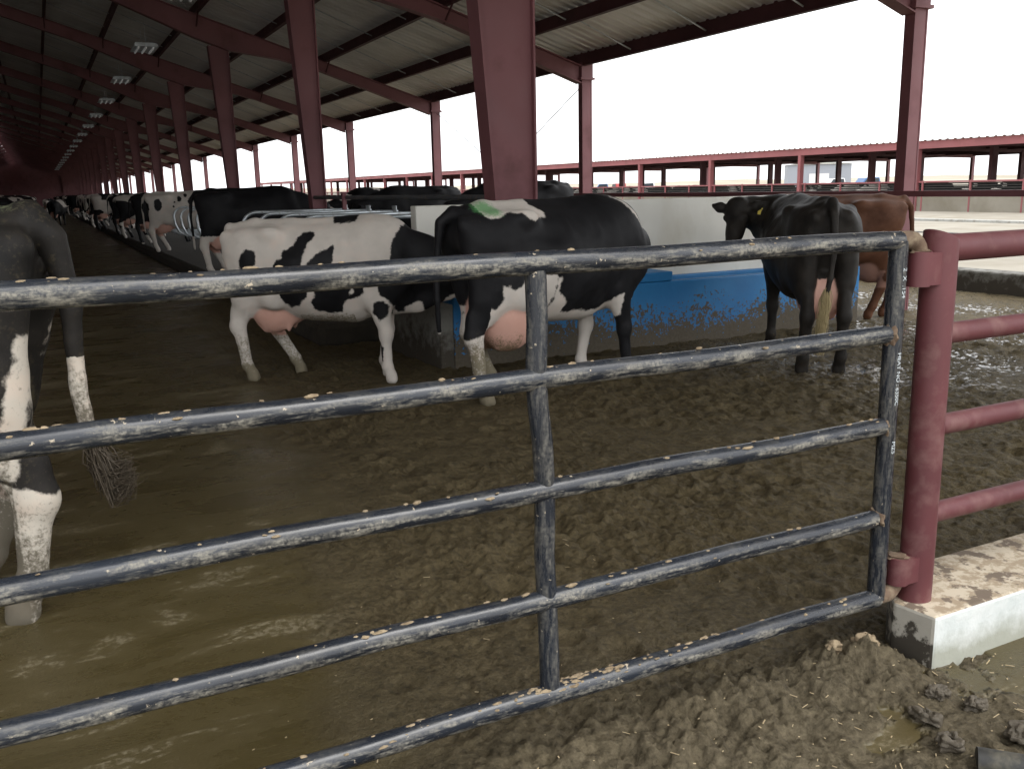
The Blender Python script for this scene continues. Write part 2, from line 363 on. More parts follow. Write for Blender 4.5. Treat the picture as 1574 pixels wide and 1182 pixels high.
# ------------------------------------------------------------------ barn
B, Y0, NF = 7.62, 8.2, 23
FY = [Y0+B*k for k in range(-1, NF)]
RX, SL = -2.9, .318
def rz(x): return 3.9+SL*(9.44-(x if x > RX else 2*RX-x))       # top of the rafters
PD = .22
barn = empty('cattle_barn', (0, 0, 0), 0, 'long open sided red steel cattle barn with corrugated roof over the cows', 'barn')
def ibeam_poly_column(name, x0b, x1b, x0t, x1t, yc, fw_, z0, z1, mat):
    m = MB(); t = .018; ft = .022; y0, y1 = yc-fw_/2, yc+fw_/2
    def slab(a, b, c, d, ya, yb):
        v = [(a, ya, z0), (b, ya, z0), (b, yb, z0), (a, yb, z0), (c, ya, z1), (d, ya, z1), (d, yb, z1), (c, yb, z1)]
        m.add(v, [(0,3,2,1),(4,5,6,7),(0,1,5,4),(1,2,6,5),(2,3,7,6),(3,0,4,7)])
    slab(x0b, x0b+ft, x0t, x0t+ft, y0, y1); slab(x1b-ft, x1b, x1t-ft, x1t, y0, y1)
    slab(x0b+ft, x1b-ft, x0t+ft, x1t-ft, yc-t/2-.06, yc+t/2-.06)
    return m.build(name, mat, barn)
def rafter(y, mat):
    # tapering I-beam from eave to ridge, haunched over the inner column
    def depth(x):
        pts = [(9.5, .33), (6.6, .26), (5.6, .34), (4.2, .60), (3.4, .52), (1.6, .34), (-2.9, .34)]
        for (a, da), (b, db) in zip(pts, pts[1:]):
            if b <= x <= a: return da+(db-da)*(a-x)/(a-b)
        return .34
    xs = [9.5, 8.2, 6.6, 5.6, 4.42, 3.7, 2.6, 1.6, 0, -1.5, -2.9]
    m = MB(); ft = .02; wf = .10
    tops = [(x, rz(x)) for x in xs]; bots = [(x, rz(x)-depth(x)) for x in xs]
    left = [(2*RX-x, z) for x, z in tops[-2::-1]]; leftb = [(2*RX-x, z) for x, z in bots[-2::-1]]
    tops += left; bots += leftb
    m.prism([(x, z-ft) for x, z in tops] + [(x, z+ft) for x, z in bots[::-1]], 'y', y-.008, y+.008)
    m.prism(tops + [(x, z-ft) for x, z in tops[::-1]], 'y', y-wf, y+wf)
    m.prism([(x, z+ft) for x, z in bots] + bots[::-1], 'y', y-wf, y+wf)
    return m.build('rafter', mat, barn)
for i, y in enumerate(FY):
    rafter(y, M['frame_red'])
    for mir in (0, 1):
        f = (lambda a: 2*RX-a) if mir else (lambda a: a)
        zt = rz(4.2)-.52
        wb, sl_c = (.46, .075) if i == 1 else (.25, .060)
        cx1 = 4.44; cb = cx1-wb+sl_c*1.5; ct = cx1-wb-sl_c*(zt-1.5)
        if mir: ibeam_poly_column('inner_column', f(cx1), f(cb), f(cx1), f(ct), y+.125, .25, -.05, zt, M['frame_red'])
        else: ibeam_poly_column('inner_column', cb, cx1, ct, cx1, y+.125, .25, -.05, zt, M['frame_red'])
        e0, e1 = (9.54, 9.76) if not mir else (f(9.76), f(9.54))
        ibeam_poly_column('eave_column', e0, e1, e0, e1, y+.02, .15, -.05, 3.62, M['frame_red'])
        m = MB().box(min(f(9.49), f(9.80)), max(f(9.49), f(9.80)), y-.10, y+.13, 3.62, 3.66).box(min(f(9.52), f(9.77)), max(f(9.52), f(9.77)), y-.075, y+.10, 3.66, 3.93)
        m.build('column_cap', M['frame_red'], barn)
YA, YE = FY[0]-.5, FY[-1]+.4
for x in [9.55, 8.25, 6.75, 5.25, 3.75, 2.25, .75, -.75, -2.35]:
    for mir in (0, 1):
        xx = 2*RX-x if mir else x
        z = rz(xx); h = PD + (.03 if x > 9 else 0)
        poly = [(xx-.03, z), (xx+.03, z), (xx+.03, z+.012), (xx-.02, z+.012), (xx-.02, z+h-.012), (xx+.03, z+h-.012), (xx+.03, z+h), (xx-.03, z+h)]
        m = MB().prism([(xx-.012, z+.002), (xx+.012, z+.002), (xx+.012, z+h), (xx-.012, z+h)], 'y', YA, YE)
        m.prism([(xx-.045, z+.002), (xx+.045, z+.002), (xx+.045, z+.016), (xx-.045, z+.016)], 'y', YA, YE)
        m.build('eave_strut' if x > 9 else 'purlin', M['purlin'], barn)
# corrugated sheets, open slot at the ridge with a raised cap
def corrug(x0, x1, name):
    p = .25; ys = []; zs = []; y = YA
    while y < YE:
        for dy, dz in ((0, 0), (.14, 0), (.165, .032), (.22, .032), (.245, 0)): ys.append(y+dy); zs.append(dz)
        y += p
    m = MB(); n = len(ys); off = PD+.004
    vs = [(x0, a, rz(x0)+off+c) for a, c in zip(ys, zs)] + [(x1, a, rz(x1)+off+c) for a, c in zip(ys, zs)]
    m.add(vs, [(i, i+1, n+i+1, n+i) for i in range(n-1)])
    return m.build(name, M['roof'], barn)
corrug(9.95, RX+.30, 'roof_sheet'); corrug(2*RX-9.95, RX-.30, 'roof_sheet')
zc = rz(RX)+.72
for i, y in enumerate(FY[:-1]):                  # one cap length per bay, a gap at each joint
    MB().prism([(RX-.5, zc-.12), (RX, zc), (RX+.5, zc-.12), (RX+.5, zc-.10), (RX, zc+.02), (RX-.5, zc-.10)], 'y', y+.25, y+B-.25).build('ridge_cap', M['far_red'], barn)
# sag rods between purlins, in the middle of each bay
for i in range(0, 9):
    yb = FY[0]+B*i+B*.5 if i else FY[0]+B*.5
    for q in (-.27, .0, .27):
        m = MB()
        for (xa, xb_) in ((8.2, 6.8), (6.7, 5.3), (5.2, 3.8), (3.7, 2.3), (2.2, .8)):
            ya = yb+q*B
            m.tube([(xa, ya, rz(xa)+.06), (xb_, ya, rz(xb_)+.16)], .012, 6)
        m.tube([(9.5, yb+q*B, rz(9.5)+.06), (8.3, yb+q*B, rz(8.3)+.16)], .012, 6); m.build('sag_rod_line', M['galv'], barn)
    
# flange braces from rafter to purlin
for i, y in enumerate(FY[:9]):
    for x in (6.75, 3.75, 2.25, .75):
        for s in (-1, 1):
            MB().tube([(x, y, rz(x)-.26), (x, y+s*.55, rz(x)+.1)], .02, 6).build('flange_brace', M['purlin'], barn)
# cross cables in the outer bays
for i in (2, 3):
    ya, yb = FY[i], FY[i+1]
    if i == 2:
        MB().tube([(9.66, ya, 3.6), (9.66, yb, .4)], .009, 6).build('brace_cable', M['galv'], barn)
        MB().tube([(9.70, ya, .4), (9.70, yb, 3.6)], .009, 6).build('brace_cable', M['galv'], barn)
# closed far gable, and unseen left sheeting added to keep daylight out
MB().box(2*RX-9.9, 9.9, YE, YE+.08, 0, 3.95).prism([(2*RX-9.9, 3.95), (9.9, 3.95), (RX, rz(RX)+.3)], 'y', YE, YE+.08).build('end_wall', M['frame_red'], barn)
MB().box(2*RX-9.98, 2*RX-9.9, YA, YE, 0, 4.0).build('side_daylight_block', M['frame_red'], barn)
# lamps under the roof
def lamp(y):
    t = empty('barn_lamp', (2.97, y, 5.50), 0, None, 'lamp', 'white lamps hung in a row under the barn roof')
    m = MB().prism([(-.26, 0), (.26, 0), (.30, -.09), (-.30, -.09)], 'y', -.6, .6); m.build('housing', M['galv'], t)
    for dx in (-.18, 0, .18): MB().tube([(dx, -.55, -.115), (dx, .55, -.115)], .022, 8).build('tube', M['lampglass'], t)
    m = MB()
    for dy in (-.5, .5): m.tube([(0, dy, 0), (0, dy, rz(2.97)-5.5+.05)], .008, 5)
    m.build('hanger', M['galv'], t); return t
for k in range(1, 19):
    t = lamp(12.0+B*k)
    t['label'] = ['white lamp under the roof nearest the front of the barn', 'second white lamp from the front in the row under the roof', 'third white lamp from the front in the row under the roof', 'fourth white lamp from the front in the row under the roof'][k-1] if k < 5 else 'small white lamp far back in the row under the dark roof'

# outer rail on the eave columns
rl = empty('side_rail', (9.62, 7, 0), 0, 'dark red horizontal rail running along the outer barn columns at chest height', 'rail')
MB().box(-.17, -.10, -14, 168, 1.43, 1.50).build('beam', M['frame_red'], rl)

# ------------------------------------------------------------------ waterer and stalls
wl = MB().box(3.2, 7.95, 8.35, 8.50, -.05, 1.49)
tag(wl.build('divider_wall', M['wall_conc'], bevel=.012), 'pale concrete cross wall standing behind the blue water trough', 'wall')
tr = empty('water_trough', (3.3, 7.8, 0), 0, 'long blue painted concrete water trough splashed with manure in front of the pale wall', 'trough')
m = MB()
TX0, TX1, TY0, TY1 = 0.02, 5.2, 0, .545
m.box(TX0, TX1, TY0, TY0+.10, -.05, .66).box(TX0, TX1, TY1-.08, TY1, -.05, .66).box(TX0+.002, TX0+.12, TY0+.10, TY1-.08, -.05, .655).box(TX1-.12, TX1-.002, TY0+.10, TY1-.08, -.05, .655)
m.box(TX0+.12, TX1-.12, TY0+.10, TY1-.08, .10, .22)
m.build('basin', M['trough'], tr, bevel=.012)
MB().box(2.0, 2.50, -.012, .50, .662, .76).build('float_cover', M['trough'], tr, bevel=.012)
MB().add([(.14, .10, .5), (5.08, .10, .5), (5.08, .46, .5), (.14, .46, .5)], [(0, 1, 2, 3)]).build('water', flat('dark_water', (.02, .03, .035), .05), tr)
m = MB().box(-.12, .018, .0, 1.75, -.05, .60)
m.build('end_block', M['mucky'], tr, bevel=.015)
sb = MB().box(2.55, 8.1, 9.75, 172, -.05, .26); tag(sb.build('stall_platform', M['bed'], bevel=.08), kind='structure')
sb = MB().box(-7.8, -.75, 9.0, 172, -.05, .26); tag(sb.build('stall_platform', M['mucky'], bevel=.02), kind='structure')
def divider_mesh(sgn):
    m = MB(); r = .027; z0 = .26
    top = 1.34; x1 = 1.75*sgn
    pts = [(x1, 0, top), (.22*sgn, 0, top)]
    pts += [((.22-.22*math.sin(a))*sgn, 0, top-.24+.24*math.cos(a)) for a in (R(20*i) for i in range(1, 5))]
    pts += [(0.02*sgn, 0, .95), (.10*sgn, 0, .76)]
    pts += [(.28*sgn, 0, .66), (.9*sgn, 0, .62), (x1, 0, .60)]
    m.tube(pts, r, 10)
    m.tube([(1.70*sgn, 0, z0), (1.70*sgn, 0, 1.42)], .035, 10)
    me = bpy.data.meshes.new('stall_divider'); me.from_pydata(m.v, [], m.f)
    me.polygons.foreach_set('use_smooth', [True]*len(me.polygons)); me.materials.append(M['galv']); return me
dm = {1: divider_mesh(1), -1: divider_mesh(-1)}
for k in range(22):
    y = 10.35+1.2*k
    o = link('stall_divider', dm[1]); o.location = (2.86, y, 0)
    tag(o, 'nearest galvanised stall loop, its pipes just beside the pale cross wall' if k == 0 else 'galvanised pipe stall loop in the row behind the spotted white cow', 'stall divider', 'galvanised stall dividers along the right of the lane')
for k in range(4):                       # loops of the second row, opening the other way
    o = link('stall_divider', dm[-1]); o.location = (7.75, 10.35+1.2*k, 0)
    tag(o, 'galvanised pipe stall loop of the far row behind the cross wall', 'stall divider', 'galvanised stall dividers of the outer stall row')
nr = MB().tube([(4.25, 8.6, 1.545), (4.25, 15.9, 1.545)], .032, 10)
tag(nr.build('neck_rail', M['darkpipe'], smooth=True), 'long dark dusty pipe rail running over the stalls along the inner columns', 'rail')
st = MB().box(4.18, 4.24, 14.0, 14.06, .26, 1.60).box(4.165, 4.255, 13.99, 14.07, 1.60, 1.63)
tag(st.build('rail_stub', M['frame_red'], bevel=.004), 'short rusty red stub post by the dark pipe rail', 'post')

# ------------------------------------------------------------------ gate
GY = 2.085; PR = .0302
gate = empty('pipe_gate', (2.43, GY, .2), 0, 'black five bar pipe gate smeared with dried manure across the lane', 'gate')
def gl(p): return (p[0]-2.43, p[1]-GY, p[2]-.2)
GZ = [.234, .527, .846, 1.154, 1.457]
ux = 2.437; gl0 = -1.35
def wob(x0, x1, z, n=24, a=.0025):
    return [gl((x0+(x1-x0)*i/n, GY+a*math.sin(i*1.7+z*9), z+a*math.sin(i*.9+z*5))) for i in range(n+1)]
for i, z in enumerate(GZ):
    x1 = ux if i in (0, 4) else ux-PR+.003
    MB().tube(wob(gl0, x1, z), PR*(1.02 if i in (0, 4) else .97), 20).build('rail', M['gate'], gate, smooth=True)
MB().tube([gl((ux, GY, GZ[0]-.004)), gl((ux, GY, .8)), gl((ux, GY, GZ[4]))], PR, 20).build('end_upright', M['gate_up'], gate, smooth=True)
MB().tube([gl((gl0, GY, GZ[0])), gl((gl0, GY, GZ[4]))], PR, 20).build('end_upright', M['gate_up'], gate, smooth=True)
# bent middle upright, welded behind the rails
mid = [(1.121, 1.44), (1.124, 1.30), (1.118, 1.17), (1.122, 1.08), (1.134, .98), (1.139, .86), (1.138, .74), (1.135, .66), (1.139, .56), (1.143, .45), (1.146, .34), (1.146, .26)]
MB().tube([gl((x, GY+.004, z)) for x, z in mid], PR*.95, 20).build('middle_upright', M['gate_up'], gate, smooth=True)
# hinge pins: elbows turning into the lugs on the post
PXC = 2.632; LX = 2.532
pin = [gl((ux, GY, GZ[4])), gl((ux+.045, GY, GZ[4]))] + [gl((ux+.045+.05*math.sin(R(a)), GY, GZ[4]-.05+.05*math.cos(R(a)))) for a in (20, 40, 60, 80, 90)] + [gl((LX, GY, 1.36))]
MB().tube(pin, [.0295]*3+[.028]*4+[.024], 16).build('hinge_pin', M['rust'], gate, smooth=True)
pin = [gl((ux, GY, GZ[0])), gl((ux+.045, GY, GZ[0]))] + [gl((ux+.045+.05*math.sin(R(a)), GY, GZ[0]+.05-.05*math.cos(R(a)))) for a in (20, 40, 60, 80, 90)] + [gl((LX, GY, .33))]
MB().tube(pin, [.0285]*3+[.026]*4+[.022], 16).build('hinge_pin', M['rust'], gate, smooth=True)
def blob(m, c, r, seed, n=9, stretch=(1, 1, 1)):
    rr = np.random.default_rng(seed); vs = []; ph = rr.uniform(0, 6, 6)
    for i in range(n+1):
        th = math.pi*i/n
        for k in range(2*n):
            a = math.pi*k/n; d = Vector((math.sin(th)*math.cos(a), math.sin(th)*math.sin(a), math.cos(th)))
            q = 1+.22*math.sin(3*d.x+ph[0])*math.cos(4*d.y+ph[1])+.15*math.sin(7*d.z+ph[2]+3*d.x)+.1*math.sin(11*d.y+ph[3])
            vs.append((c[0]+d.x*r*q*stretch[0], c[1]+d.y*r*q*stretch[1], c[2]+d.z*r*q*stretch[2]))
    w_ = 2*n
    m.add(vs, [(i*w_+k, i*w_+(k+1) % w_, (i+1)*w_+(k+1) % w_, (i+1)*w_+k) for i in range(n) for k in range(w_)])
for i in range(1, 4):                            # weld scars where the rails meet the end upright
    m = MB(); blob(m, gl((ux-PR*.75, GY, GZ[i])), .033, 60+i, 9, (.45, 1, 1)); m.build('weld', M['rust'], gate, smooth=True)
m = MB()                                         # dried manure stuck along the tops of the rails
for i in range(230):
    z = random.choices(range(5), (8, 2, 2, 2, 2))[0]; x = random.uniform(-.4, 2.38)
    a = random.gauss(.1, .55); rr = random.uniform(.003, .009)
    if z == 0 and random.random() < .6: x = random.gauss(1.25, .22)
    blob(m, gl((x, GY-math.sin(a)*PR, GZ[z]+math.cos(a)*PR)), rr, i, 4, (random.uniform(1, 2.4), .8, .55))
o = m.build('dried_manure', M['crust'], gate, smooth=True); o['kind'] = 'stuff'
# stencilled pipe marking wrapped round the upright
def stencil(txt, ztop, size, parent):
    cu = bpy.data.curves.new('t', 'FONT'); cu.body = txt; cu.size = size; cu.extrude = 0
    to = bpy.data.objects.new('t', cu); COL.objects.link(to)
    me = bpy.data.meshes.new_from_object(to.evaluated_get(bpy.context.evaluated_depsgraph_get())); bpy.data.objects.remove(to)
    import bmesh
    bm = bmesh.new(); bm.from_mesh(me); bmesh.ops.triangulate(bm, faces=bm.faces); bmesh.ops.subdivide_edges(bm, edges=bm.edges, cuts=1); bm.to_mesh(me); bm.free()
    rr = PR+.0012
    for v in me.vertices:
        s = v.co.y - size*.35; zz = ztop - v.co.x
        a = R(-86) + s/rr                        # angle from the +X side towards the viewer (-Y)
        v.co = Vector(gl((ux+rr*math.cos(a), GY+rr*math.sin(a), zz)))
    o = link('stencilled_marking', me, M['stencil'], parent); return o
stencil('2  X  .154', 1.372, .024, gate); stencil('HEAT NO : 6350C', 1.098, .0225, gate); stencil('MZ5', .80, .0225, gate)

# ------------------------------------------------------------------ kerb, red post and rails
kb = MB().prism([(KX0+.005, KY0), (9.4, KY0), (9.4, KY1), (2.86, KY1-.01), (2.72, KY1-.05), (2.60, KY1-.13), (2.535, 2.09)], 'z', -.08, KZ)
tag(kb.build('fence_kerb', M['kerb'], bevel=.012), 'whitewashed concrete kerb with muck dried on top under the red pipe fence', 'kerb')
pf = empty('pipe_fence', (PXC, GY, KZ), 0, 'dark red pipe fence with thick hinge post standing on the white kerb', 'fence')
def pl(p): return (p[0]-PXC, p[1]-GY, p[2]-KZ)
zt = 1.452; pr = .057
m = MB().tube([pl((PXC, GY, KZ-.02)), pl((PXC, GY, .8)), pl((PXC, GY, zt-.02)), pl((PXC, GY, zt))], [pr, pr, pr, pr*.97], 32)
nv = len(m.v)
for i_ in range(nv-64, nv):                      # mitred top, sloping down to the rail
    x_, y_, z_ = m.v[i_]; m.v[i_] = (x_, y_, z_+.012-.42*x_)
m.build('post', M['post_red'], pf, smooth=True)
MB().tube([pl((PXC+.0, GY, zt-.03)), pl((4.8, GY, zt-.03))], [.046, .046], 24).build('rail', M['post_red'], pf, smooth=True)
for z in (1.135, .815, .495): MB().tube([pl((PXC, GY, z)), pl((4.8, GY, z))], .036, 20).build('rail', M['post_red'], pf, smooth=True)
MB().tube([pl((4.8, GY, KZ-.02)), pl((4.8, GY, zt))], pr, 24).build('post', M['post_red'], pf, smooth=True)
for za, zb in ((1.305, 1.418), (.268, .365)):
    m = MB().tube([pl((LX, GY-.004, za)), pl((LX, GY-.004, zb))], .038, 20).box(LX-PXC, LX-PXC+.07, -.042, .03, za-KZ+.004, zb-KZ-.004)
    m.build('hinge_lug', M['post_red'], pf, smooth=True)
    m = MB(); blob(m, pl((LX, GY-.004, zb)), .034, int(zb*100), 7, (1, 1, .28)); m.build('rust_crust', M['rust'], pf, smooth=True)

# ------------------------------------------------------------------ muck clods, straw, black pipe in the foreground
def clod(x, y, z, r, st, seed, label, mat='clod'):
    rr = np.random.default_rng(seed); m = MB()
    blob(m, (0, 0, r*.2), r, seed, 14, st)
    for i in range(9):
        a = rr.uniform(0, 6.28); blob(m, (math.cos(a)*r*st[0]*.75, math.sin(a)*r*st[1]*.75, rr.uniform(0, .5)*r), r*rr.uniform(.25, .5), seed*31+i, 8, (1, 1, .8))
    o = m.build('muck_clod', M[mat], None, smooth=True); o.location = (x, y, z)
    d = o.modifiers.new('sub', 'SUBSURF'); d.levels = d.render_levels = 1
    t = bpy.data.textures.new('clodtex', 'CLOUDS'); t.noise_scale = .035; t.noise_depth = 3
    d = o.modifiers.new('disp', 'DISPLACE'); d.texture = t; d.strength = .03; d.texture_coords = 'LOCAL'
    tag(o, label, 'muck clod', 'clods of muck by the foot of the red post')
clod(2.42, 1.80, .012, .036, (1.2, .8, .6), 5, 'lumpy dark muck clod in the puddle just before the kerb corner')
clod(2.27, 1.73, .012, .034, (.8, 1.5, .6), 9, 'long dark muck clod left of the two round clods in the puddle')
clod(2.47, 1.70, .01, .032, (1.1, .9, .7), 15, 'small rounded muck clod at the right end of the puddle clods')
clod(2.37, 2.06, .07, .050, (1.0, .7, .9), 21, 'reddish brown heap of muck against the kerb end under the gate hinge', 'crust')
clod(2.27, 2.10, .07, .030, (1.1, .8, .8), 25, 'small tan muck lump under the gate left of the reddish heap', 'crust')
clod(2.22, 1.60, .01, .036, (1.0, .9, .6), 29, 'grey muck clod beside the end of the black pipe')
clod(2.45, 1.52, .02, .045, (1.2, .9, .7), 33, 'dark muck lump heaped over the black pipe')
bp = MB(); bpts = [(2.215, 1.505, .02), (2.30, 1.41, .022), (2.42, 1.28, .025), (2.8, .9, .03)]
bp.tube(bpts, .038, 20, caps=False).tube([bpts[0], (2.2155, 1.5045, .02), (2.30, 1.41, .022)], [.038, .031, .031], 20, caps=True)
tag(bp.build('drain_pipe', M['rubber'], smooth=True), 'muddy black plastic pipe end lying in the mud at the lower right corner', 'pipe')
m = MB()
for i in range(420):
    x = random.uniform(.3, 3.0); y = random.uniform(1.2, 2.1) if i < 360 else random.uniform(2.1, 3.6)
    if y > 1.93 and x > 2.5: continue
    h = float(mud_h(np.array([x]), np.array([y]))[0][0]); a = random.uniform(0, math.pi); L = random.choice((.0025, .003, .004, .005, .007, .014)); wd = random.uniform(.0007, .0018)
    d = Vector((math.cos(a), math.sin(a), random.uniform(-.2, .2)))*L; p = Vector((x, y, h+.004)); n_ = Vector((-math.sin(a), math.cos(a), 0))*wd
    up_ = Vector((0, 0, .0014))
    m.add([p-d-n_, p+d-n_, p+d+n_, p-d+n_, p-d-n_+up_, p+d-n_+up_, p+d+n_+up_, p-d+n_+up_], [(4,5,6,7),(0,1,5,4),(1,2,6,5),(2,3,7,6),(3,0,4,7)])
tag(m.build('straw_litter', M['straw']), 'pale straw chips scattered on the mud below the gate', 'straw', None, 'stuff')

# ------------------------------------------------------------------ cows
def surface_nets(F, org, h):
    s = F < 0; nx, ny, nz = F.shape
    c = [s[i:nx-1+i, j:ny-1+j, k:nz-1+k] for i in (0, 1) for j in (0, 1) for k in (0, 1)]
    cnt = sum(x.astype(np.int8) for x in c); act = (cnt > 0) & (cnt < 8)
    I, J, K = np.nonzero(act); vid = -np.ones(act.shape, np.int64); vid[I, J, K] = np.arange(len(I))
    acc = np.zeros((len(I), 3)); n = np.zeros(len(I))
    cor = [(i, j, k) for i in (0, 1) for j in (0, 1) for k in (0, 1)]
    for a in range(8):
        for ax in range(3):
            if cor[a][ax]: continue
            b = list(cor[a]); b[ax] = 1; A = cor[a]
            fa = F[I+A[0], J+A[1], K+A[2]]; fb = F[I+b[0], J+b[1], K+b[2]]
            m = (fa < 0) != (fb < 0); t = np.where(m, fa/np.where(m, fa-fb, 1), 0)
            p = np.tile(np.array(A, float), (len(I), 1)); p[:, ax] += t
            acc[m] += p[m]; n[m] += 1
    V = acc/n[:, None] + np.stack([I, J, K], 1); V = V*h + org
    quads = []
    for ax in range(3):
        o = [0, 0, 0]; sl0 = [slice(1, -1)]*3; sl1 = list(sl0)
        u, v = [(1, 2), (2, 0), (0, 1)][ax]
        S0 = s[1:-1, 1:-1, 1:-1]; idx = [slice(1, -1)]*3; idx[ax] = slice(2, None); S1 = s[tuple(idx)]
        P = np.argwhere(S0 != S1)+1
        P = P[P[:, ax] < F.shape[ax]-1]
        du = np.zeros(3, int); du[u] = 1; dv = np.zeros(3, int); dv[v] = 1
        q = np.stack([vid[tuple((P-du-dv).T)], vid[tuple((P-dv).T)], vid[tuple(P.T)], vid[tuple((P-du).T)]], 1)
        inside = s[tuple(P.T)]
        q = np.where(inside[:, None], q, q[:, ::-1]); quads.append(q)
    Q = np.concatenate(quads); Q = Q[(Q >= 0).all(1)]
    return V, Q
def smin(a, b, k): h = np.clip(.5+.5*(b-a)/k, 0, 1); return b*(1-h)+a*h-k*h*(1-h)
def cap(P, a, b, ra, rb, ys=1.0, yc=0):
    # tapered capsule, flattened or widened sideways by ys about y = yc line of the segment
    a = np.array(a, float); b = np.array(b, float); s = np.array([1, 1/ys, 1.0])
    A = a*s; Bv = b*s; ab = Bv-A; Ps = P*s
    t = np.clip(((Ps-A)@ab)/max(ab@ab, 1e-9), 0, 1)
    d = np.linalg.norm(Ps-A-t[..., None]*ab, axis=-1)-(ra+(rb-ra)*t)
    return d*min(1.0, ys)
def ell(P, c, r):
    c = np.array(c, float); r = np.array(r, float); q = (P-c)/r; k0 = np.linalg.norm(q, axis=-1); k1 = np.linalg.norm(q/r, axis=-1)
    return k0*(k0-1)/np.maximum(k1, 1e-6)
def poly_sd(x, z, poly):
    p = np.array(poly); d = np.full(x.shape, 1e9); ins = np.zeros(x.shape, bool); n = len(p)
    for i in range(n):
        a, b = p[i], p[(i+1) % n]; e = b-a; wx, wz = x-a[0], z-a[1]
        t = np.clip((wx*e[0]+wz*e[1])/(e@e+1e-12), 0, 1); d = np.minimum(d, np.hypot(wx-t*e[0], wz-t*e[1]))
        c = (a[1] > z) != (b[1] > z)
        xi = a[0]+(z-a[1])*(b[0]-a[0])/(b[1]-a[1]+1e-12); ins ^= c & (x < xi)
    return np.where(ins, d, -d)
def cow_prims(S):
    """list of (function, k, group); the pose comes from S"""
    L = []
    def C(a, b, ra, rb, ys=1., k=.05): L.append((lambda P: cap(P, a, b, ra, rb, ys), k, (np.minimum(a, b), np.maximum(a, b), max(ra, rb)*max(1, ys))))
    def E(c, r, k=.05): L.append((lambda P: ell(P, c, r), k, (np.array(c), np.array(c), max(r))))
    fat = S.get('fat', 1.)
    C((.34, 0, 1.04), (1.08, 0, 1.03), .35, .365, .86*fat, .05)
    E((.66, 0, .93), (.56, .355*fat, .385), .10)
    E((.55, .02, 1.02), (.36, .36*fat, .30), .10)
    C((1.06, 0, 1.00), (1.26, 0, .99), .40, .36, .60, .12)
    C((.02, 0, 1.20), (.36, 0, 1.17), .185, .23, 1.06, .08)
    C((-.13, 0, 1.345), (.10, 0, 1.385), .045, .05, 1.6, .06); C((.10, 0, 1.375), (1.24, 0, 1.385), .045, .045, 1.0, .07)
    C((1.12, 0, 1.35), (1.34, 0, 1.33), .07, .07, 1, .08)
    for s in (-1, 1):
        E((.31, s*.25, 1.315), (.075, .045, .05), .10); E((-.135, s*.125, 1.275), (.055, .045, .055), .06)
        C((.28, s*.24, 1.30), (-.10, s*.13, 1.26), .035, .035, 1, .06)
        f = S['hr' if s < 0 else 'hl']; fx, fy = f[0], s*.15+f[1]; fz = f[2] if len(f) > 2 else 0
        hk = (fx*.55-.085, s*.145+f[1]*.7, S.get('hockz', .49)+fz*.8); st = (.29+fx*.25, s*.215, .80)
        C((.10, s*.165, 1.14), (.13+fx*.2, s*.17, .86), .205, .165, .62, .08)
        C((-.06, s*.135, 1.14), (-.03+fx*.3, s*.15, .76), .09, .085, .8, .08)
        E(st, (.12, .085, .15), .08)
        C((.14+fx*.3, s*.175, .86), (hk[0]+.035, hk[1], hk[2]+.10), .165, .085, .62, .06)
        C((hk[0]-.02, hk[1], hk[2]+.16), (hk[0]-.012, hk[1], hk[2]), .032, .055, 1, .04)
        C((hk[0]+.005, hk[1], hk[2]), (fx-.03, fy, .155+fz), .068, .047, .82, .03)
        E((hk[0]-.012, hk[1], hk[2]+.0), (.065, .05, .075), .03)
        E((fx-.03, fy, .145+fz), (.056, .05, .052), .02)
        C((fx-.02, fy, .12+fz), (fx+.015, fy, .065+fz), .046, .052, .95, .02)
        C((fx+.01, fy-.02, .03+fz), (fx+.035, fy-.022, .02+fz), .045, .037, .75, .02); C((fx+.01, fy+.02, .03+fz), (fx+.035, fy+.022, .02+fz), .045, .037, .75, .02)
        g = S['fr' if s < 0 else 'fl']; gx_, gy_ = 1.255+g[0], s*.14+g[1]
        el_ = (1.205+g[0]*.2, s*.175, .74); kn = (1.26+g[0]*.6, s*.15+g[1]*.6, .415)
        C((1.24, s*.13, 1.18), (1.36, s*.175, .93), .20, .135, .62, .10)
        C((1.35, s*.18, .93), el_, .125, .10, .7, .08)
        C(el_, (kn[0], kn[1], kn[2]+.03), .108, .062, .8, .05); E(kn, (.066, .06, .075), .03)
        C((kn[0]-.004, kn[1], kn[2]-.03), (gx_, gy_, .15), .054, .045, .9, .025); E((gx_, gy_, .14), (.053, .05, .05), .02)
        C((gx_+.005, gy_, .12), (gx_+.03, gy_, .065), .045, .051, .95, .02)
        C((gx_+.025, gy_-.02, .03), (gx_+.05, gy_-.022, .02), .045, .037, .75, .02); C((gx_+.025, gy_+.02, .03), (gx_+.05, gy_+.022, .02), .045, .037, .75, .02)
    C((1.18, 0, .70), (1.42, 0, .78), .12, .12, .8, .10)                            # brisket
    C((.45, 0, .70), (.95, 0, .64), .10, .12, 1.2, .12)
    N = [np.array(p, float) for p in S['neck']]
    rr = [.27, .20, .155, .135]; ysn = [.58, .62, .7, .8]
    base = np.array((1.27, 0, 1.08)); pts = [base]+N
    for i in range(len(pts)-1): C(pts[i], pts[i+1], rr[min(i, 3)], rr[min(i+1, 3)], ysn[min(i, 3)] if abs(pts[-1][1]) < .25 else .85, .09)
    if S.get('dewlap', True):
        mid_ = (pts[0]+pts[1])/2
        C((1.36, 0, .70), ((pts[1][0]+1.45)/2, pts[1][1]*.5, pts[1][2]-.36), .07, .05, .5, .09); C(((pts[1][0]+1.45)/2, pts[1][1]*.5, pts[1][2]-.36), (pts[2][0]-.03, pts[2][1]*.9, pts[2][2]-.2), .05, .035, .5, .08)
    pol, muz = np.array(S['poll'], float), np.array(S['muzzle'], float)
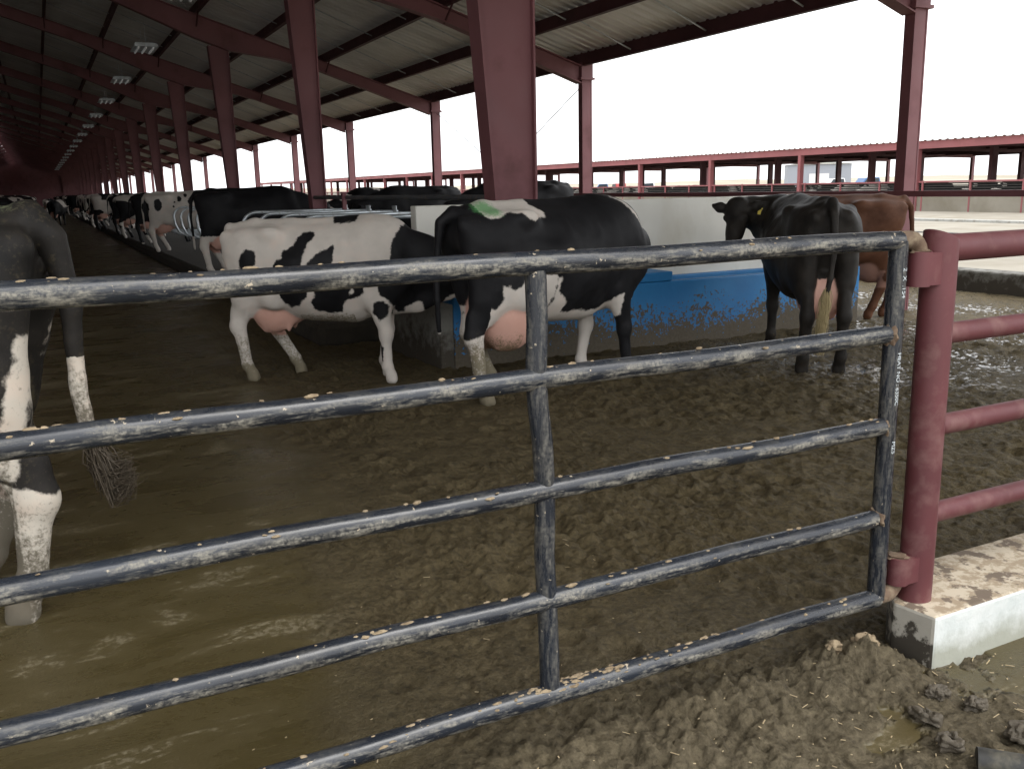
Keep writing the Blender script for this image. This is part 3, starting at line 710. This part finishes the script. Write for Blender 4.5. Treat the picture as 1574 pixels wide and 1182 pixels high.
    ax = (muz-pol); Lh = np.linalg.norm(ax); ax /= Lh; upv = np.array(S.get('head_up', (0, 0, 1.)), float); upv = upv-ax*(upv@ax); upv /= np.linalg.norm(upv); sd_ = np.cross(upv, ax)
    C(N[-1], pol, .125, .10, 1, .06)
    def hp(t, u, s): return pol+ax*Lh*t+upv*u+sd_*s
    C(hp(.08, -.02, -.03), hp(.08, -.02, .03), .105, .105, 1, .04); C(hp(.1, -.03, 0), hp(.55, -.03, 0), .112, .078, 1, .05)
    C(hp(.5, -.03, 0), hp(.93, -.035, 0), .078, .062, 1, .05); C(hp(.93, -.035, -.025), hp(.93, -.035, .025), .056, .056, 1, .03)
    C(hp(.25, -.11, 0), hp(.9, -.075, 0), .062, .035, 1, .04); C(hp(.02, .07, -.03), hp(.02, .07, .03), .05, .05, 1, .04)
    for s in (-1, 1):
        E(hp(.30, .025, s*.085), (.04, .04, .035), .03)
        e0 = hp(.10, .03, s*.10); e1 = hp(.0, .035+S.get('earlift', 0), s*.25)
        C(e0, (e0+e1)/2, .025, .048, 1, .03); C((e0+e1)/2, e1, .048, .02, 1, .02)
    T = [np.array(p, float) for p in S['tail']]
    tr_ = [x*S.get('tailr', 1.) for x in (.045, .034, .028, .024, .022, .026)]
    for i in range(len(T)-1): C(T[i], T[i+1], tr_[min(i, 5)], tr_[min(i+1, 5)], 1, .03 if i == 0 else .012)
    return L, (hp, pol, muz)
def cow_mesh(name, S, h=.016):
    L, (hp, pol, muz) = cow_prims(S)
    lo = np.min([b[0]-b[2] for _, _, b in L], 0)-3*h; hi = np.max([b[1]+b[2] for _, _, b in L], 0)+3*h; lo[2] = max(lo[2], -.05)
    n = np.ceil((hi-lo)/h).astype(int)+1
    ax = [lo[i]+h*np.arange(n[i]) for i in range(3)]
    F = np.full(tuple(n), 1.0, np.float32)
    for fn, k, (a, b, r) in L:
        m = r+k+.06
        i0 = np.maximum(((a-m-lo)/h).astype(int), 0); i1 = np.minimum(((b+m-lo)/h).astype(int)+2, n)
        if (i1 <= i0).any(): continue
        sub = np.stack(np.meshgrid(*[ax[q][i0[q]:i1[q]] for q in range(3)], indexing='ij'), -1)
        d = fn(sub); sl_ = tuple(slice(i0[q], i1[q]) for q in range(3)); F[sl_] = smin(F[sl_], d, k)
    # udder: joined with a crease, and four teats
    Ug = np.stack(np.meshgrid(*ax, indexing='ij'), -1)
    us = S.get('udder', 1.); uo = S.get('uoff', (0, 0)); uc = (.21+uo[0], 0, .665+uo[1])
    ud = np.minimum(ell(Ug, (uc[0]-.03, -.05, uc[2]-.01), (.205*us, .15*us, .235*us)), ell(Ug, (uc[0]-.03, .05, uc[2]-.01), (.205*us, .15*us, .235*us)))
    ud = smin(ud, ell(Ug, (uc[0]+.09, 0, uc[2]+.01), (.21*us, .16*us, .19*us)), .05)
    for tx in (-.10, .12):
        for s in (-1, 1): ud = smin(ud, cap(Ug, (uc[0]+tx*us, s*.08, uc[2]-.14*us), (uc[0]+tx*us*1.0, s*.085, uc[2]-.215*us), .026, .015), .045)
    F = smin(F, ud, .02)
    for s in (-1, 1):                               # hollow in front of the hip, behind the shoulder
        for c, r_, k in (((.50, s*.40*S.get('fat', 1), 1.235), (.15, .10, .10), .07), ((1.02, s*.385, 1.10), (.06, .06, .2), .06)):
            d = -ell(Ug, c, r_); F = -smin(-F, -d, k)
    V, Q = surface_nets(F, lo, h)
    for _ in range(2):                              # light smoothing
        acc = np.zeros_like(V); cnt = np.zeros(len(V))
        for i in range(4):
            a, b = Q[:, i], Q[:, (i+1) % 4]
            np.add.at(acc, a, V[b]); np.add.at(acc, b, V[a]); np.add.at(cnt, a, 1); np.add.at(cnt, b, 1)
        V = V*.55+.45*acc/np.maximum(cnt, 1)[:, None]
    V[:, 2] = np.maximum(V[:, 2], -.03)
    # hide relief: hip hollow, ribs, veins
    x, y, z = V.T
    me = bpy.data.meshes.new(name)
    np_mesh(me, V, Q)
    if h < .018:                                    # ribs and loose hide
        nr_ = np.zeros((len(V), 3), np.float32).reshape(-1); me.vertices.foreach_get('normal', nr_); nr_ = nr_.reshape(-1, 3)
        rib = sstep(.45, .62, x)*sstep(1.12, .98, x)*sstep(.70, .85, z)*sstep(1.32, 1.22, z)
        dsp = rib*.0028*np.sin((x+.18*z)*2*np.pi/.094+2*fbm(x*3, z*3, 2, 7))*sstep(-.3, .3, fbm(x*5, z*3, 2, 8)) + .008*fbm(x*4+y*2, z*4-y*2, 3, 91) + .0025*fbm(x*16+y*9, z*16, 2, 95)*sstep(.5, .7, z)
        V = V+nr_*dsp[:, None]; me.vertices.foreach_set('co', V.astype(np.float32).reshape(-1)); me.update()
    Pu = V
    def uf(P):
        d = np.minimum(ell(P, (uc[0]-.03, -.05, uc[2]-.01), (.205*us, .15*us, .235*us)), ell(P, (uc[0]-.03, .05, uc[2]-.01), (.205*us, .15*us, .235*us)))
        return np.minimum(smin(d, ell(P, (uc[0]+.09, 0, uc[2]+.01), (.21*us, .16*us, .19*us)), .05), np.where((z < uc[2]-.1*us) & (np.abs(x-uc[0]) < .22) & (np.abs(y) < .2) & (z > uc[2]-.3), 0, 1))
    pink = sstep(.018, .004, uf(Pu))*(z < uc[2]+.12)*S.get('pinkamt', 1.)*(1-.0)
    patch = S['patch'](x, y, z, hp)
    dirt = S['dirt'](x, y, z) if 'dirt' in S else .35*sstep(.75, .2, z)
    green = S['green'](x, y, z) if 'green' in S else np.zeros(len(x))
    pink = np.maximum(pink, S['pinkf'](x, y, z) if 'pinkf' in S else 0)
    for k, v in dict(patch=patch, pink=pink, dirt=dirt, green=green).items():
        a = me.attributes.new(k, 'FLOAT', 'POINT'); a.data.foreach_set('value', np.asarray(v, np.float32))
    me['eye'] = [list(map(float, hp(.30, .032, s*.104))) for s in (-1, 1)]
    return me, hp
def make_cow(S, label, loc, hd, scale, mat, group='dairy cows standing in the barn', h=.016, name='dairy_cow', eyes=True):
    me, hp = cow_mesh(name, S, h)
    o = link(name, me, M[mat]); o.location = loc; o.rotation_euler = (0, 0, R(hd)); o.scale = (scale,)*3
    tag(o, label, 'cow', group)
    if eyes:
        for s in (-1, 1):
            m = MB(); c = hp(.30, .030, s*.098)
            n = 10; vs = [(c[0]+.023*math.sin(math.pi*i/n)*math.cos(2*math.pi*k/12), c[1]+.023*math.sin(math.pi*i/n)*math.sin(2*math.pi*k/12), c[2]+.023*math.cos(math.pi*i/n)) for i in range(n+1) for k in range(12)]
            m.add(vs, [(i*12+k, i*12+(k+1) % 12, (i+1)*12+(k+1) % 12, (i+1)*12+k) for i in range(n) for k in range(12)])
            m.build('eye', M['eye'], o, smooth=True)
    if 'switch' in S:                                # brush of hair at the tail end
        p = np.array(S['switch'][0]); q = np.array(S['switch'][1]); m = MB(); rr = np.random.default_rng(3)
        cu = np.array(S.get('curl', (0, 0, -.08)))
        for i in range(340):
            a = rr.normal(0, .013, 3); b = rr.normal(0, .020, 3); b[2] += rr.uniform(-.05, .05); w1 = rr.normal(0, .010, 3); w2 = rr.normal(0, .012, 3)
            L_ = rr.uniform(.75, 1.05); e = p+(q-p)*L_
            pts = [p+a*.7, p+(q-p)*.3*L_+a+w1, p+(q-p)*.65*L_+(a+b)/2+w2, e+b*.9, e+b*.8+cu*rr.uniform(.4, .8)+w1, e+b*.5+cu*rr.uniform(.9, 1.3)+np.array((0, 0, .3*abs(cu[0])))+w2]
            m.tube(pts, [.0026, .0028, .0024, .002, .0014, .0007], 4)
        m.build('tail_switch', S['switchmat'], o, smooth=True)
    return o
M['hair_pale'] = flat('pale_tail_hair', (.36, .29, .15), .7); M['hair_dark'] = flat('dirty_tail_hair', (.06, .045, .028), .7)
def polys(black, default=-.3):
    def f(x, z):
        d = np.full(x.shape, default)
        for p in black: d = np.maximum(d, poly_sd(x, z, p))
        return d
    return f
P1 = [
 [(0.048,1.139),(0.101,1.179),(0.171,1.172),(0.189,1.13),(0.175,1.048),(0.128,0.994),(0.07,0.985),(0.031,1.023),(0.029,1.092)],
 [(0.342,1.005),(0.343,1.046),(0.377,1.093),(0.421,1.113),(0.432,1.167),(0.52,1.207),(0.553,1.274),(0.598,1.32),(0.675,1.326),(0.701,1.292),(0.655,1.232),(0.62,1.137),(0.604,1.001),(0.641,0.829),(0.622,0.767),(0.532,0.698),(0.459,0.671),(0.405,0.714),(0.37,0.811),(0.357,0.922)],
 [(0.632,1.001),(0.658,1.069),(0.717,1.122),(0.805,1.175),(0.87,1.212),(0.885,1.12),(0.858,1.025),(0.873,0.929),(1.007,0.831),(0.974,0.749),(0.914,0.681),(0.903,0.625),(0.825,0.619),(0.741,0.627),(0.658,0.669),(0.648,0.725),(0.712,0.835),(0.647,0.918)],
 [(1.037,0.859),(1.114,0.858),(1.11,0.796),(1.045,0.755),(0.988,0.749),(0.983,0.777),(1.02,0.804)],
 [(1.352,1.045),(1.358,1.163),(1.399,1.295),(1.46,1.40),(1.578,1.45),(1.895,1.4),(2.6,1.2),(2.6,0.6),(1.95,0.785),(1.846,0.752),(1.758,0.693),(1.677,0.609),(1.598,0.575),(1.585,0.686),(1.552,0.704),(1.464,0.671),(1.409,0.62),(1.347,0.586),(1.342,0.672),(1.31,0.724),(1.26,0.758),(1.238,0.827),(1.232,0.878)],
 [(1.188,0.708),(1.276,0.732),(1.325,0.672),(1.303,0.586),(1.231,0.544),(1.183,0.622)],
 [(1.185,0.326),(1.222,0.361),(1.254,0.309),(1.248,0.186),(1.22,0.159),(1.197,0.221)],
 [(0.816,1.46),(1.039,1.46),(1.036,1.395),(0.949,1.39),(0.846,1.385)]]
pf1 = polys(P1)
def patch1(x, y, z, hp):
    d = pf1(x, z); mz = hp(1, -.02, 0); fc = hp(.5, .06, 0)
    dm_ = np.sqrt((x-mz[0])**2+(y-mz[1])**2+(z-mz[2])**2)
    return np.minimum(d, dm_-.16)
S1 = dict(hr=(0.0, .03), hl=(.34, .05), fr=(.02, -.07), fl=(-.08, -.05),
          neck=[(1.60, -.02, 1.04), (1.84, -.05, .93)], poll=(1.98, -.06, .90), muzzle=(2.22, -.06, .50), head_up=(1, 0, .6),
          tail=[(-.14, 0, 1.36), (-.19, .05, 1.28), (-.19, .14, 1.0), (-.17, .17, .75), (-.15, .19, .55)],
          patch=patch1, dirt=lambda x, y, z: .20+.36*sstep(.75, .3, z)*(x < .5)+.25*sstep(.2, .05, z)+.4*sstep(.68, .58, z)*(x > .5)*(x < 1.0), udder=.98, uoff=(.04, 0))
make_cow(S1, 'white cow with black patches, its lowered black head at the trough end', (1.614, 8.442, -.01), -32, 1.0, 'holstein', h=.015)
W2 = [
 [(-0.149,1.348),(-0.047,1.392),(-0.061,1.55),(0.284,1.55),(0.465,1.55),(0.436,1.392),(0.5,1.348),(0.49,1.305),(0.389,1.309),(0.361,1.289),(0.298,1.298),(0.245,1.342),(0.157,1.347),(0.07,1.32),(0.01,1.316),(-0.032,1.351)],
 [(0.326,0.921),(0.271,0.903),(0.215,0.836),(0.161,0.826),(0.126,0.85),(0.07,0.855),(0.071,0.777),(0.088,0.761),(0.033,0.695),(-0.045,0.695),(-0.037,0.659),(-0.003,0.642),(-0.023,0.558),(-0.077,0.507),(-0.197,0.479),(-0.297,0.504),(-0.3,-.05),(0.2,-.05),(0.15,0.337),(0.171,0.523),(0.448,0.493),(0.5,0.784),(0.493,0.909)],
 [(0.502,0.887),(0.539,0.884),(0.528,0.782),(0.623,0.699),(0.623,0.624),(0.721,0.615),(0.8,0.622),(0.902,0.598),(1.046,0.615),(1.22,0.72),(1.22,0.55),(1.174,0.413),(0.504,0.456)],
 [(1.201,1.461),(1.318,1.398),(1.384,1.304),(1.473,1.193),(1.439,1.202),(1.362,1.29),(1.276,1.384)]]
wf2 = polys(W2)
def patch2(x, y, z, hp):
    d = -wf2(x, z)
    d = np.where((x > 1.0) & (y > .02) & (z < .62), np.minimum(d, -.1), d)
    d = np.where((y > -.02) & (x < .6), np.minimum(d, np.where(z < .55, -.1, 1.)), d)
    return np.where((x < -.02) & (z > .52), np.abs(d)*0+.15, d)
def pink2(x, y, z): return sstep(.035, .02, np.abs(y+.055+.12*(z-.7)))*(x < .02)*sstep(1.0, .95, z)*sstep(.45, .5, z)*.9
S2 = dict(hr=(-.02, 0), hl=(.26, 0), fr=(.08, -.02), fl=(-.10, .05), fat=1.0,
          neck=[(1.56, .12, 1.02), (1.74, .36, .86)], poll=(1.80, .50, .80), muzzle=(1.84, .78, .52), head_up=(.3, .3, .8),
          tail=[(-.14, .01, 1.365), (-.225, .045, 1.29), (-.25, .075, 1.0), (-.245, .09, .75), (-.23, .10, .52)],
          patch=patch2, pinkf=pink2, udder=1.22, uoff=(.07, -.02), green=lambda x, y, z: .75*np.exp(-(((x-.05)/.13)**2+((z-1.38)/.08)**2))*(y < .12),
          dirt=lambda x, y, z: .12+.55*sstep(.8, .3, z)*(x < .3)+.35*np.exp(-(((x+.1)/.1)**2+((z-1.3)/.12)**2))+.3*sstep(.25, .1, z))
make_cow(S2, 'black cow with white rump, big pink udder and white legs behind the gate', (2.934, 6.498, -.01), 9, 1.09, 'holstein', h=.015)
allblack = lambda x, y, z, hp: np.full(x.shape, .3)
S3 = dict(hr=(0, .0), hl=(0, .0), fr=(-.05, 0), fl=(.02, .03), fat=1.0,
          neck=[(1.50, .10, 1.22), (1.57, .34, 1.28)], poll=(1.50, .47, 1.335), muzzle=(1.20, .60, .95), head_up=(-.3, .2, 1), earlift=.0,
          tail=[(-.13, 0, 1.40), (-.215, 0, 1.31), (-.255, .0, 1.0), (-.25, .02, .80), (-.24, .04, .66)],
          switch=((-.24, .035, .72), (-.235, .07, .33)), switchmat=M['hair_pale'],
          patch=allblack, udder=.92, uoff=(-.06, .0), dirt=lambda x, y, z: .12+.30*sstep(.2, -.1, x)*sstep(.6, .9, z)*sstep(1.4, 1.2, z)+.35*sstep(.5, .1, z))
c3 = make_cow(S3, 'dark black brown cow seen from behind with its head turned left and yellow ear tag', (5.95, 5.84, -.01), 58, 1.06, 'darkcow', h=.015)
tg = MB().prism([(-.03, -.045), (.03, -.045), (.034, .02), (.012, .045), (-.012, .045), (-.034, .02)], 'y', -.003, .003)
tgo = tg.build('ear_tag', M['tagyel'], c3)
hp3 = cow_prims(S3)[1][0]
ears = [hp3(.03, .0, q*.2) for q in (-1, 1)]; er = max(ears, key=lambda p: -p[1]+p[0]*.3)
tgo.location = tuple(np.array(er)+np.array((-.035, -.01, -.03))); tgo.rotation_euler = (0, R(8), R(-100))
S4 = dict(hr=(0, 0), hl=(.16, 0), fr=(0, 0), fl=(.1, 0), neck=[(1.58, 0, 1.18), (1.85, 0, 1.22)], poll=(1.97, 0, 1.28), muzzle=(2.35, .05, 1.02),
          tail=[(-.14, 0, 1.38), (-.22, 0, 1.28), (-.25, .0, 1.0), (-.245, .0, .75), (-.24, 0, .45)],
          patch=allblack, udder=1.05, pinkamt=.35, green=lambda x, y, z: .4*np.exp(-((x+.1)/.12)**2-((z-1.4)/.05)**2))
make_cow(S4, 'red brown cow standing behind the dark cow near the outer column', (9.05, 7.90, 0), 132, 1.03, 'browncow', h=.02)
def patch5(x, y, z, hp):
    d = np.full(x.shape, .3)
    d = np.clip((z-(.50+.30*(x+.05)))*1.5, -.3, .3)
    tl = (x < -.20) & (z < 1.0); d = np.where(tl, np.where(z < .90, -.1, d), d)
    strip = poly_sd(x, z, [(-.17, .98), (-.13, 1.0), (-.07, .76), (.0, .56), (-.06, .5), (-.12, .7)])
    return np.minimum(d, np.where((x > -.2), -strip, d))
S5 = dict(tailr=1.35, hockz=.44, hl=(-.03, .0), hr=(.22, 0), fr=(0, 0), fl=(.05, 0), neck=[(1.58, 0, 1.15), (1.82, 0, 1.12)], poll=(1.95, 0, 1.12), muzzle=(2.28, .05, .82),
          tail=[(-.14, -.0, 1.37), (-.205, -.01, 1.30), (-.235, -.02, 1.05), (-.225, -.025, .80), (-.24, -.03, .60)],
          switch=((-.235, -.03, .64), (-.29, -.05, .40)), curl=(-.06, -.01, .015), switchmat=M['hair_dark'],
          patch=patch5, udder=.8, pinkamt=.25, green=lambda x, y, z: .66*np.exp(-((x-.08)/.30)**2-((z-1.42)/.10)**2-((y-.02)/.16)**2),
          dirt=lambda x, y, z: .46+.2*(x < -.2)*sstep(.95, .6, z)+.12*sstep(1.3, .7, z)*(x > -.05)+.2*sstep(.5, .1, z)+.05*sstep(1.34, 1.41, z))
make_cow(S5, 'muddy black cow at the left edge, seen from behind, with white lower leg', (-.195, 4.10, -.01), 161, 1.16, 'muddycow', h=.015)
# cows in the stalls
def noise_patch(seed, bias, scale=2.2):
    def f(x, y, z, hp):
        return (fbm(x*scale+seed*3.1+y*.8, z*scale*1.2-seed*1.7+y*.6, 3, seed)-bias)*.45
    return f
stand = dict(hr=(0, 0), hl=(.26, 0), fr=(0, 0), fl=(.1, 0), neck=[(1.55, 0, 1.10), (1.80, 0, 1.05)], poll=(1.93, 0, 1.06), muzzle=(2.24, 0, .74),
             tail=[(-.14, 0, 1.36), (-.22, .02, 1.27), (-.25, .03, 1.0), (-.24, .04, .75), (-.23, .05, .45)])
def p6(x, y, z, hp): return np.where(z < .62, -.2, (z-.66)*1.2)
S6 = dict(stand, patch=p6, fat=1.05)
BZ = .26
make_cow(S6, 'big black cow with white hind legs standing in a stall behind the white patched cow', (2.55, 16.6, BZ), -6, 1.03, 'holstein', 'cows standing in the right stall row', h=.022)
def p7(x, y, z, hp):
    d = np.full(x.shape, -.3)
    for a, b, r, e in ((.10, 1.12, .09, 1.6), (.60, 1.25, .05, 1.5), (.75, 1.33, .045, 1), (.92, 1.30, .05, 1), (.83, 1.18, .04, 1.8), (.48, 1.17, .025, 1), (.45, 1.08, .025, 1), (.95, 1.02, .05, 1), (1.1, 1.0, .06, 1.3), (.72, 1.05, .03, 1), (1.2, 1.05, .04, 1), (-.18, 1.05, .08, 2)):
        d = np.maximum(d, r-np.hypot(x-a, (z-b)/e))
    return np.where(x > 1.5, .1, d)
S7 = dict(stand, patch=p7)
make_cow(S7, 'white cow with small black spots standing in a stall farther back', (2.55, 24.8, BZ), -4, 1.02, 'holstein', 'cows standing in the right stall row', h=.024)
S8 = dict(stand, patch=allblack)
o8 = make_cow(S8, 'black cow whose back shows above the pipe rail left of the big near column', (7.6, 13.3, BZ), 184, 1.03, 'holstein', 'cows standing in the outer stall row', h=.024)
vars_ = []
for i, (bias, sc_) in enumerate(((-.05, 2.0), (.12, 2.4), (-.3, 1.7), (.0, 2.8))):
    me, hp = cow_mesh('dairy_cow', dict(stand, patch=noise_patch(40+i, bias, sc_)), .034); me.materials.append(M['holstein']); vars_.append(me)
me, hp = cow_mesh('dairy_cow', dict(stand, patch=allblack), .034); me.materials.append(M['holstein']); vars_.append(me)
def far_cow(x, y, hd, k, label, group, z=BZ):
    o = link('dairy_cow', vars_[k]); o.location = (x, y, z); o.rotation_euler = (0, 0, R(hd)); s = random.uniform(.97, 1.05); o.scale = (s,)*3
    tag(o, label, 'cow', group)
far_cow(7.5, 17.6, 181, 4, 'black cow back far behind the pipe rail, right of the second big column', 'cows standing in the outer stall row')
far_cow(7.4, 19.4, 179, 1, 'black and white cow behind the pipe rail, farther than the black backs', 'cows standing in the outer stall row')
order = [2, 0, 4, 1, 3, 0, 2, 4, 1, 0, 3, 2, 4]
y = 29.0; i = 0
nearlab = {0: 'black and white cow in the stall just behind the spotted white cow', 1: 'patched cow two stalls behind the spotted white cow', 2: 'black cow standing three stalls behind the spotted white cow'}
while y < 150:
    far_cow(2.35+random.uniform(-.3, .3), y, random.uniform(-9, 7), order[i % 13], nearlab.get(i, 'distant black and white cow in the right stall row deep in the dark barn'), 'cows standing in the right stall row')
    y += random.choice((1.2, 2.4, 2.4, 3.6))*(1+y/120); i += 1
y = 26.0; i = 0
while y < 150:
    far_cow(-.55+random.uniform(-.25, .25), y, 180+random.uniform(-8, 8), order[(i+3) % 13], 'cow with a white rump in the left stall row above the near cow back' if i == 0 else 'distant black and white cow in the left stall row deep in the dark barn', 'cows standing in the left stall row')
    y += random.choice((2.4, 2.4, 3.6))*(1+y/120); i += 1
for k in range(4):
    far_cow(random.uniform(.6, 1.6), 60+16*k, random.uniform(60, 120), order[k], 'distant cow walking in the lane between the stall rows', 'cows walking far down the lane', 0)

# ------------------------------------------------------------------ neighbouring shed across the yard
FX = 37.35; FY0 = 38.8
shed = empty('neighbour_shed', (FX, 60, 0), 0, 'long low open red steel shed across the yard with a red fascia', 'shed')
def sl3(x, y, z): return (x-FX, y-60, z)
m = MB(); FA, FB = 38.8-5*B-.3, 178
def bx(m, x0, x1, y0, y1, z0, z1): a = sl3(x0, y0, z0); b = sl3(x1, y1, z1); return m.box(a[0], b[0], a[1], b[1], a[2], b[2])
bx(MB(), FX-.12, FX-.04, FA, FB, 2.98, 3.33).build('fascia', M['far_red'], shed)
m = MB(); ys = []
yy = FA
while yy < FB: ys += [(yy, 0), (yy+.16, 0), (yy+.2, .04), (yy+.3, .04), (yy+.34, 0)]; yy += .4
n = len(ys); W_ = 24.0
for xa, za, xb_, zb in ((FX-.25, 3.34, FX+W_/2, 3.58), (FX+W_/2, 3.58, FX+W_+.25, 3.34)):
    m.add([sl3(xa, a, za+c) for a, c in ys]+[sl3(xb_, a, zb+c) for a, c in ys], [(i, i+1, n+i+1, n+i) for i in range(n-1)])
m.build('roof', M['roof'], shed)
k = -5
while FY0+B*k < FB:
    yc = FY0+B*k
    for x, hgt, w_ in ((FX, 3.3, .26), (FX+5.4, 3.3, .42), (FX+W_-5.4, 3.3, .42), (FX+W_, 3.3, .26)):
        a = sl3(x, yc, 0); MB().box(a[0]-w_/2, a[0]+w_/2, a[1]-.1, a[1]+.1, -.05, hgt).build('column', M['far_red'] if x == FX else M['frame_red'], shed)
    MB().prism([(sl3(x, 0, z)[0], z) for x, z in ((FX, 3.3), (FX+W_/2, 3.54), (FX+W_, 3.3), (FX+W_, 3.0), (FX+W_-5.4, 3.1), (FX+W_/2, 3.2), (FX+5.4, 3.1), (FX, 3.0))], 'y', yc-60-.08, yc-60+.08).build('rafter', M['frame_red'], shed)
    k += 1
for x in (FX+1.6, FX+3.2, FX+4.8, FX+7, FX+9, FX+15, FX+17, FX+19, FX+21, FX+23.9):
    z = 3.33+(.24/12)*(min(x-FX, W_-(x-FX)))
    bx(MB(), x-.04, x+.04, FA, FB, z-.2, z-.01).build('purlin', M['purlin'], shed)
sf = empty('pen_fence', (FX, 60, 0), 0, 'long red pipe fence with dark gates along the front of the neighbouring shed', 'fence')
bx(MB(), FX-.05, FX+.03, FA, FB, 1.43, 1.50).build('top_rail', M['far_red'], sf)
bx(MB(), FX-.05, FX+.03, FA, FB, .86, .94).build('lower_rail', M['far_red'], sf)
for z in (1.04, 1.15, 1.26, 1.36): bx(MB(), FX+.06, FX+.10, FA, FB, z, z+.06).build('gate_bar', M['manger'], sf)
for k in range(46):
    yc = FY0-2.5*B+2.54*k+.9
    a = sl3(FX, yc, 0); MB().box(a[0]-.04, a[0]+.035, a[1]-.035, a[1]+.035, 0, 1.52).build('fence_post', M['far_red'], sf)
fw_ = bx(MB(), FX-.02, FX+.12, FA, FB, -.05, .84)
o = fw_.build('feed_wall', M['apron'], sf)
for k in range(30):
    yy = 22+k*1.9+random.uniform(-.4, .4)
    far_cow(FX+2.6+random.uniform(0, .5), yy, random.uniform(165, 195), random.choice((1, 2, 4, 0)), 'dark cow in the neighbouring shed behind its pipe fence', 'cows inside the neighbouring shed', 0)
# feed bunk line on the far side of the shed
bx(MB(), FX+W_-.5, FX+W_-.3, FA, FB, 0, 1.0).build('back_bunk', M['manger'], sf)

# ------------------------------------------------------------------ beyond: hall, vehicles, hills
gh = empty('grey_hall', (105.7, 106.4, 0), R(-40), 'grey metal hall far beyond the neighbouring shed', 'building')
MB().box(-4.5, 4.5, -4, 4, 0, 3.9).build('wall', M['greywall'], gh); MB().prism([(-4.7, 3.92), (4.7, 3.92), (0, 4.4)], 'y', -4.2, 4.2).build('roof', M['conc'], gh)
MB().box(-1.4, 1.4, -4.06, -4.0, .02, 2.6).build('door', M['carwhite'], gh)
def truck(x, y, rz_, mat, label, big=False):
    t = empty('parked_truck', (x, y, -.05), rz_, label, 'truck', 'trucks parked far behind the neighbouring shed'); s = 1.5 if big else 1
    MB().prism([(-2.6*s, .55*s), (2.6*s, .55*s), (2.65*s, 1.0*s), (1.6*s, 1.15*s), (1.1*s, 1.85*s), (-.4*s, 1.9*s), (-.6*s, 1.2*s), (-2.6*s, 1.2*s)], 'y', -.95*s, .95*s).build('body', M[mat], t, bevel=.08)
    MB().prism([(1.42*s, 1.2*s), (1.02*s, 1.78*s), (-.3*s, 1.82*s), (-.4*s, 1.25*s)], 'y', -.97*s, .97*s).build('window', M['glass'], t)
    for dx in (-1.6, 1.7):
        for dy in (-.85, .85):
            MB().tube([(dx*s, dy*s-.12, .42*s), (dx*s, dy*s+.12, .42*s)], .42*s, 16).build('wheel', M['tyre'], t)
truck(81.5, 73.9, R(160), 'carblue', 'small blue truck far off under the right part of the neighbouring shed')
truck(90.9, 137.7, R(80), 'carred', 'small red truck far off left of the white one')
truck(92.4, 130.6, R(150), 'carwhite', 'white truck far off beside the red truck')
truck(91.4, 143.3, R(150), 'carblue', 'blue pickup far off left of the red truck')
truck(93.6, 90.2, R(150), 'carwhite', 'white truck far off near the grey hall')
def hills():
    hx = np.linspace(-500, 1500, 160); hy = np.linspace(420, 1500, 40); X_, Y_ = np.meshgrid(hx, hy)
    Z_ = sstep(420, 800, Y_)*(3+4*fbm(X_*.006, Y_*.006, 4, 70))-1
    grid_mesh('hills', X_, Y_, Z_, M['tanhill'], {})
hills()
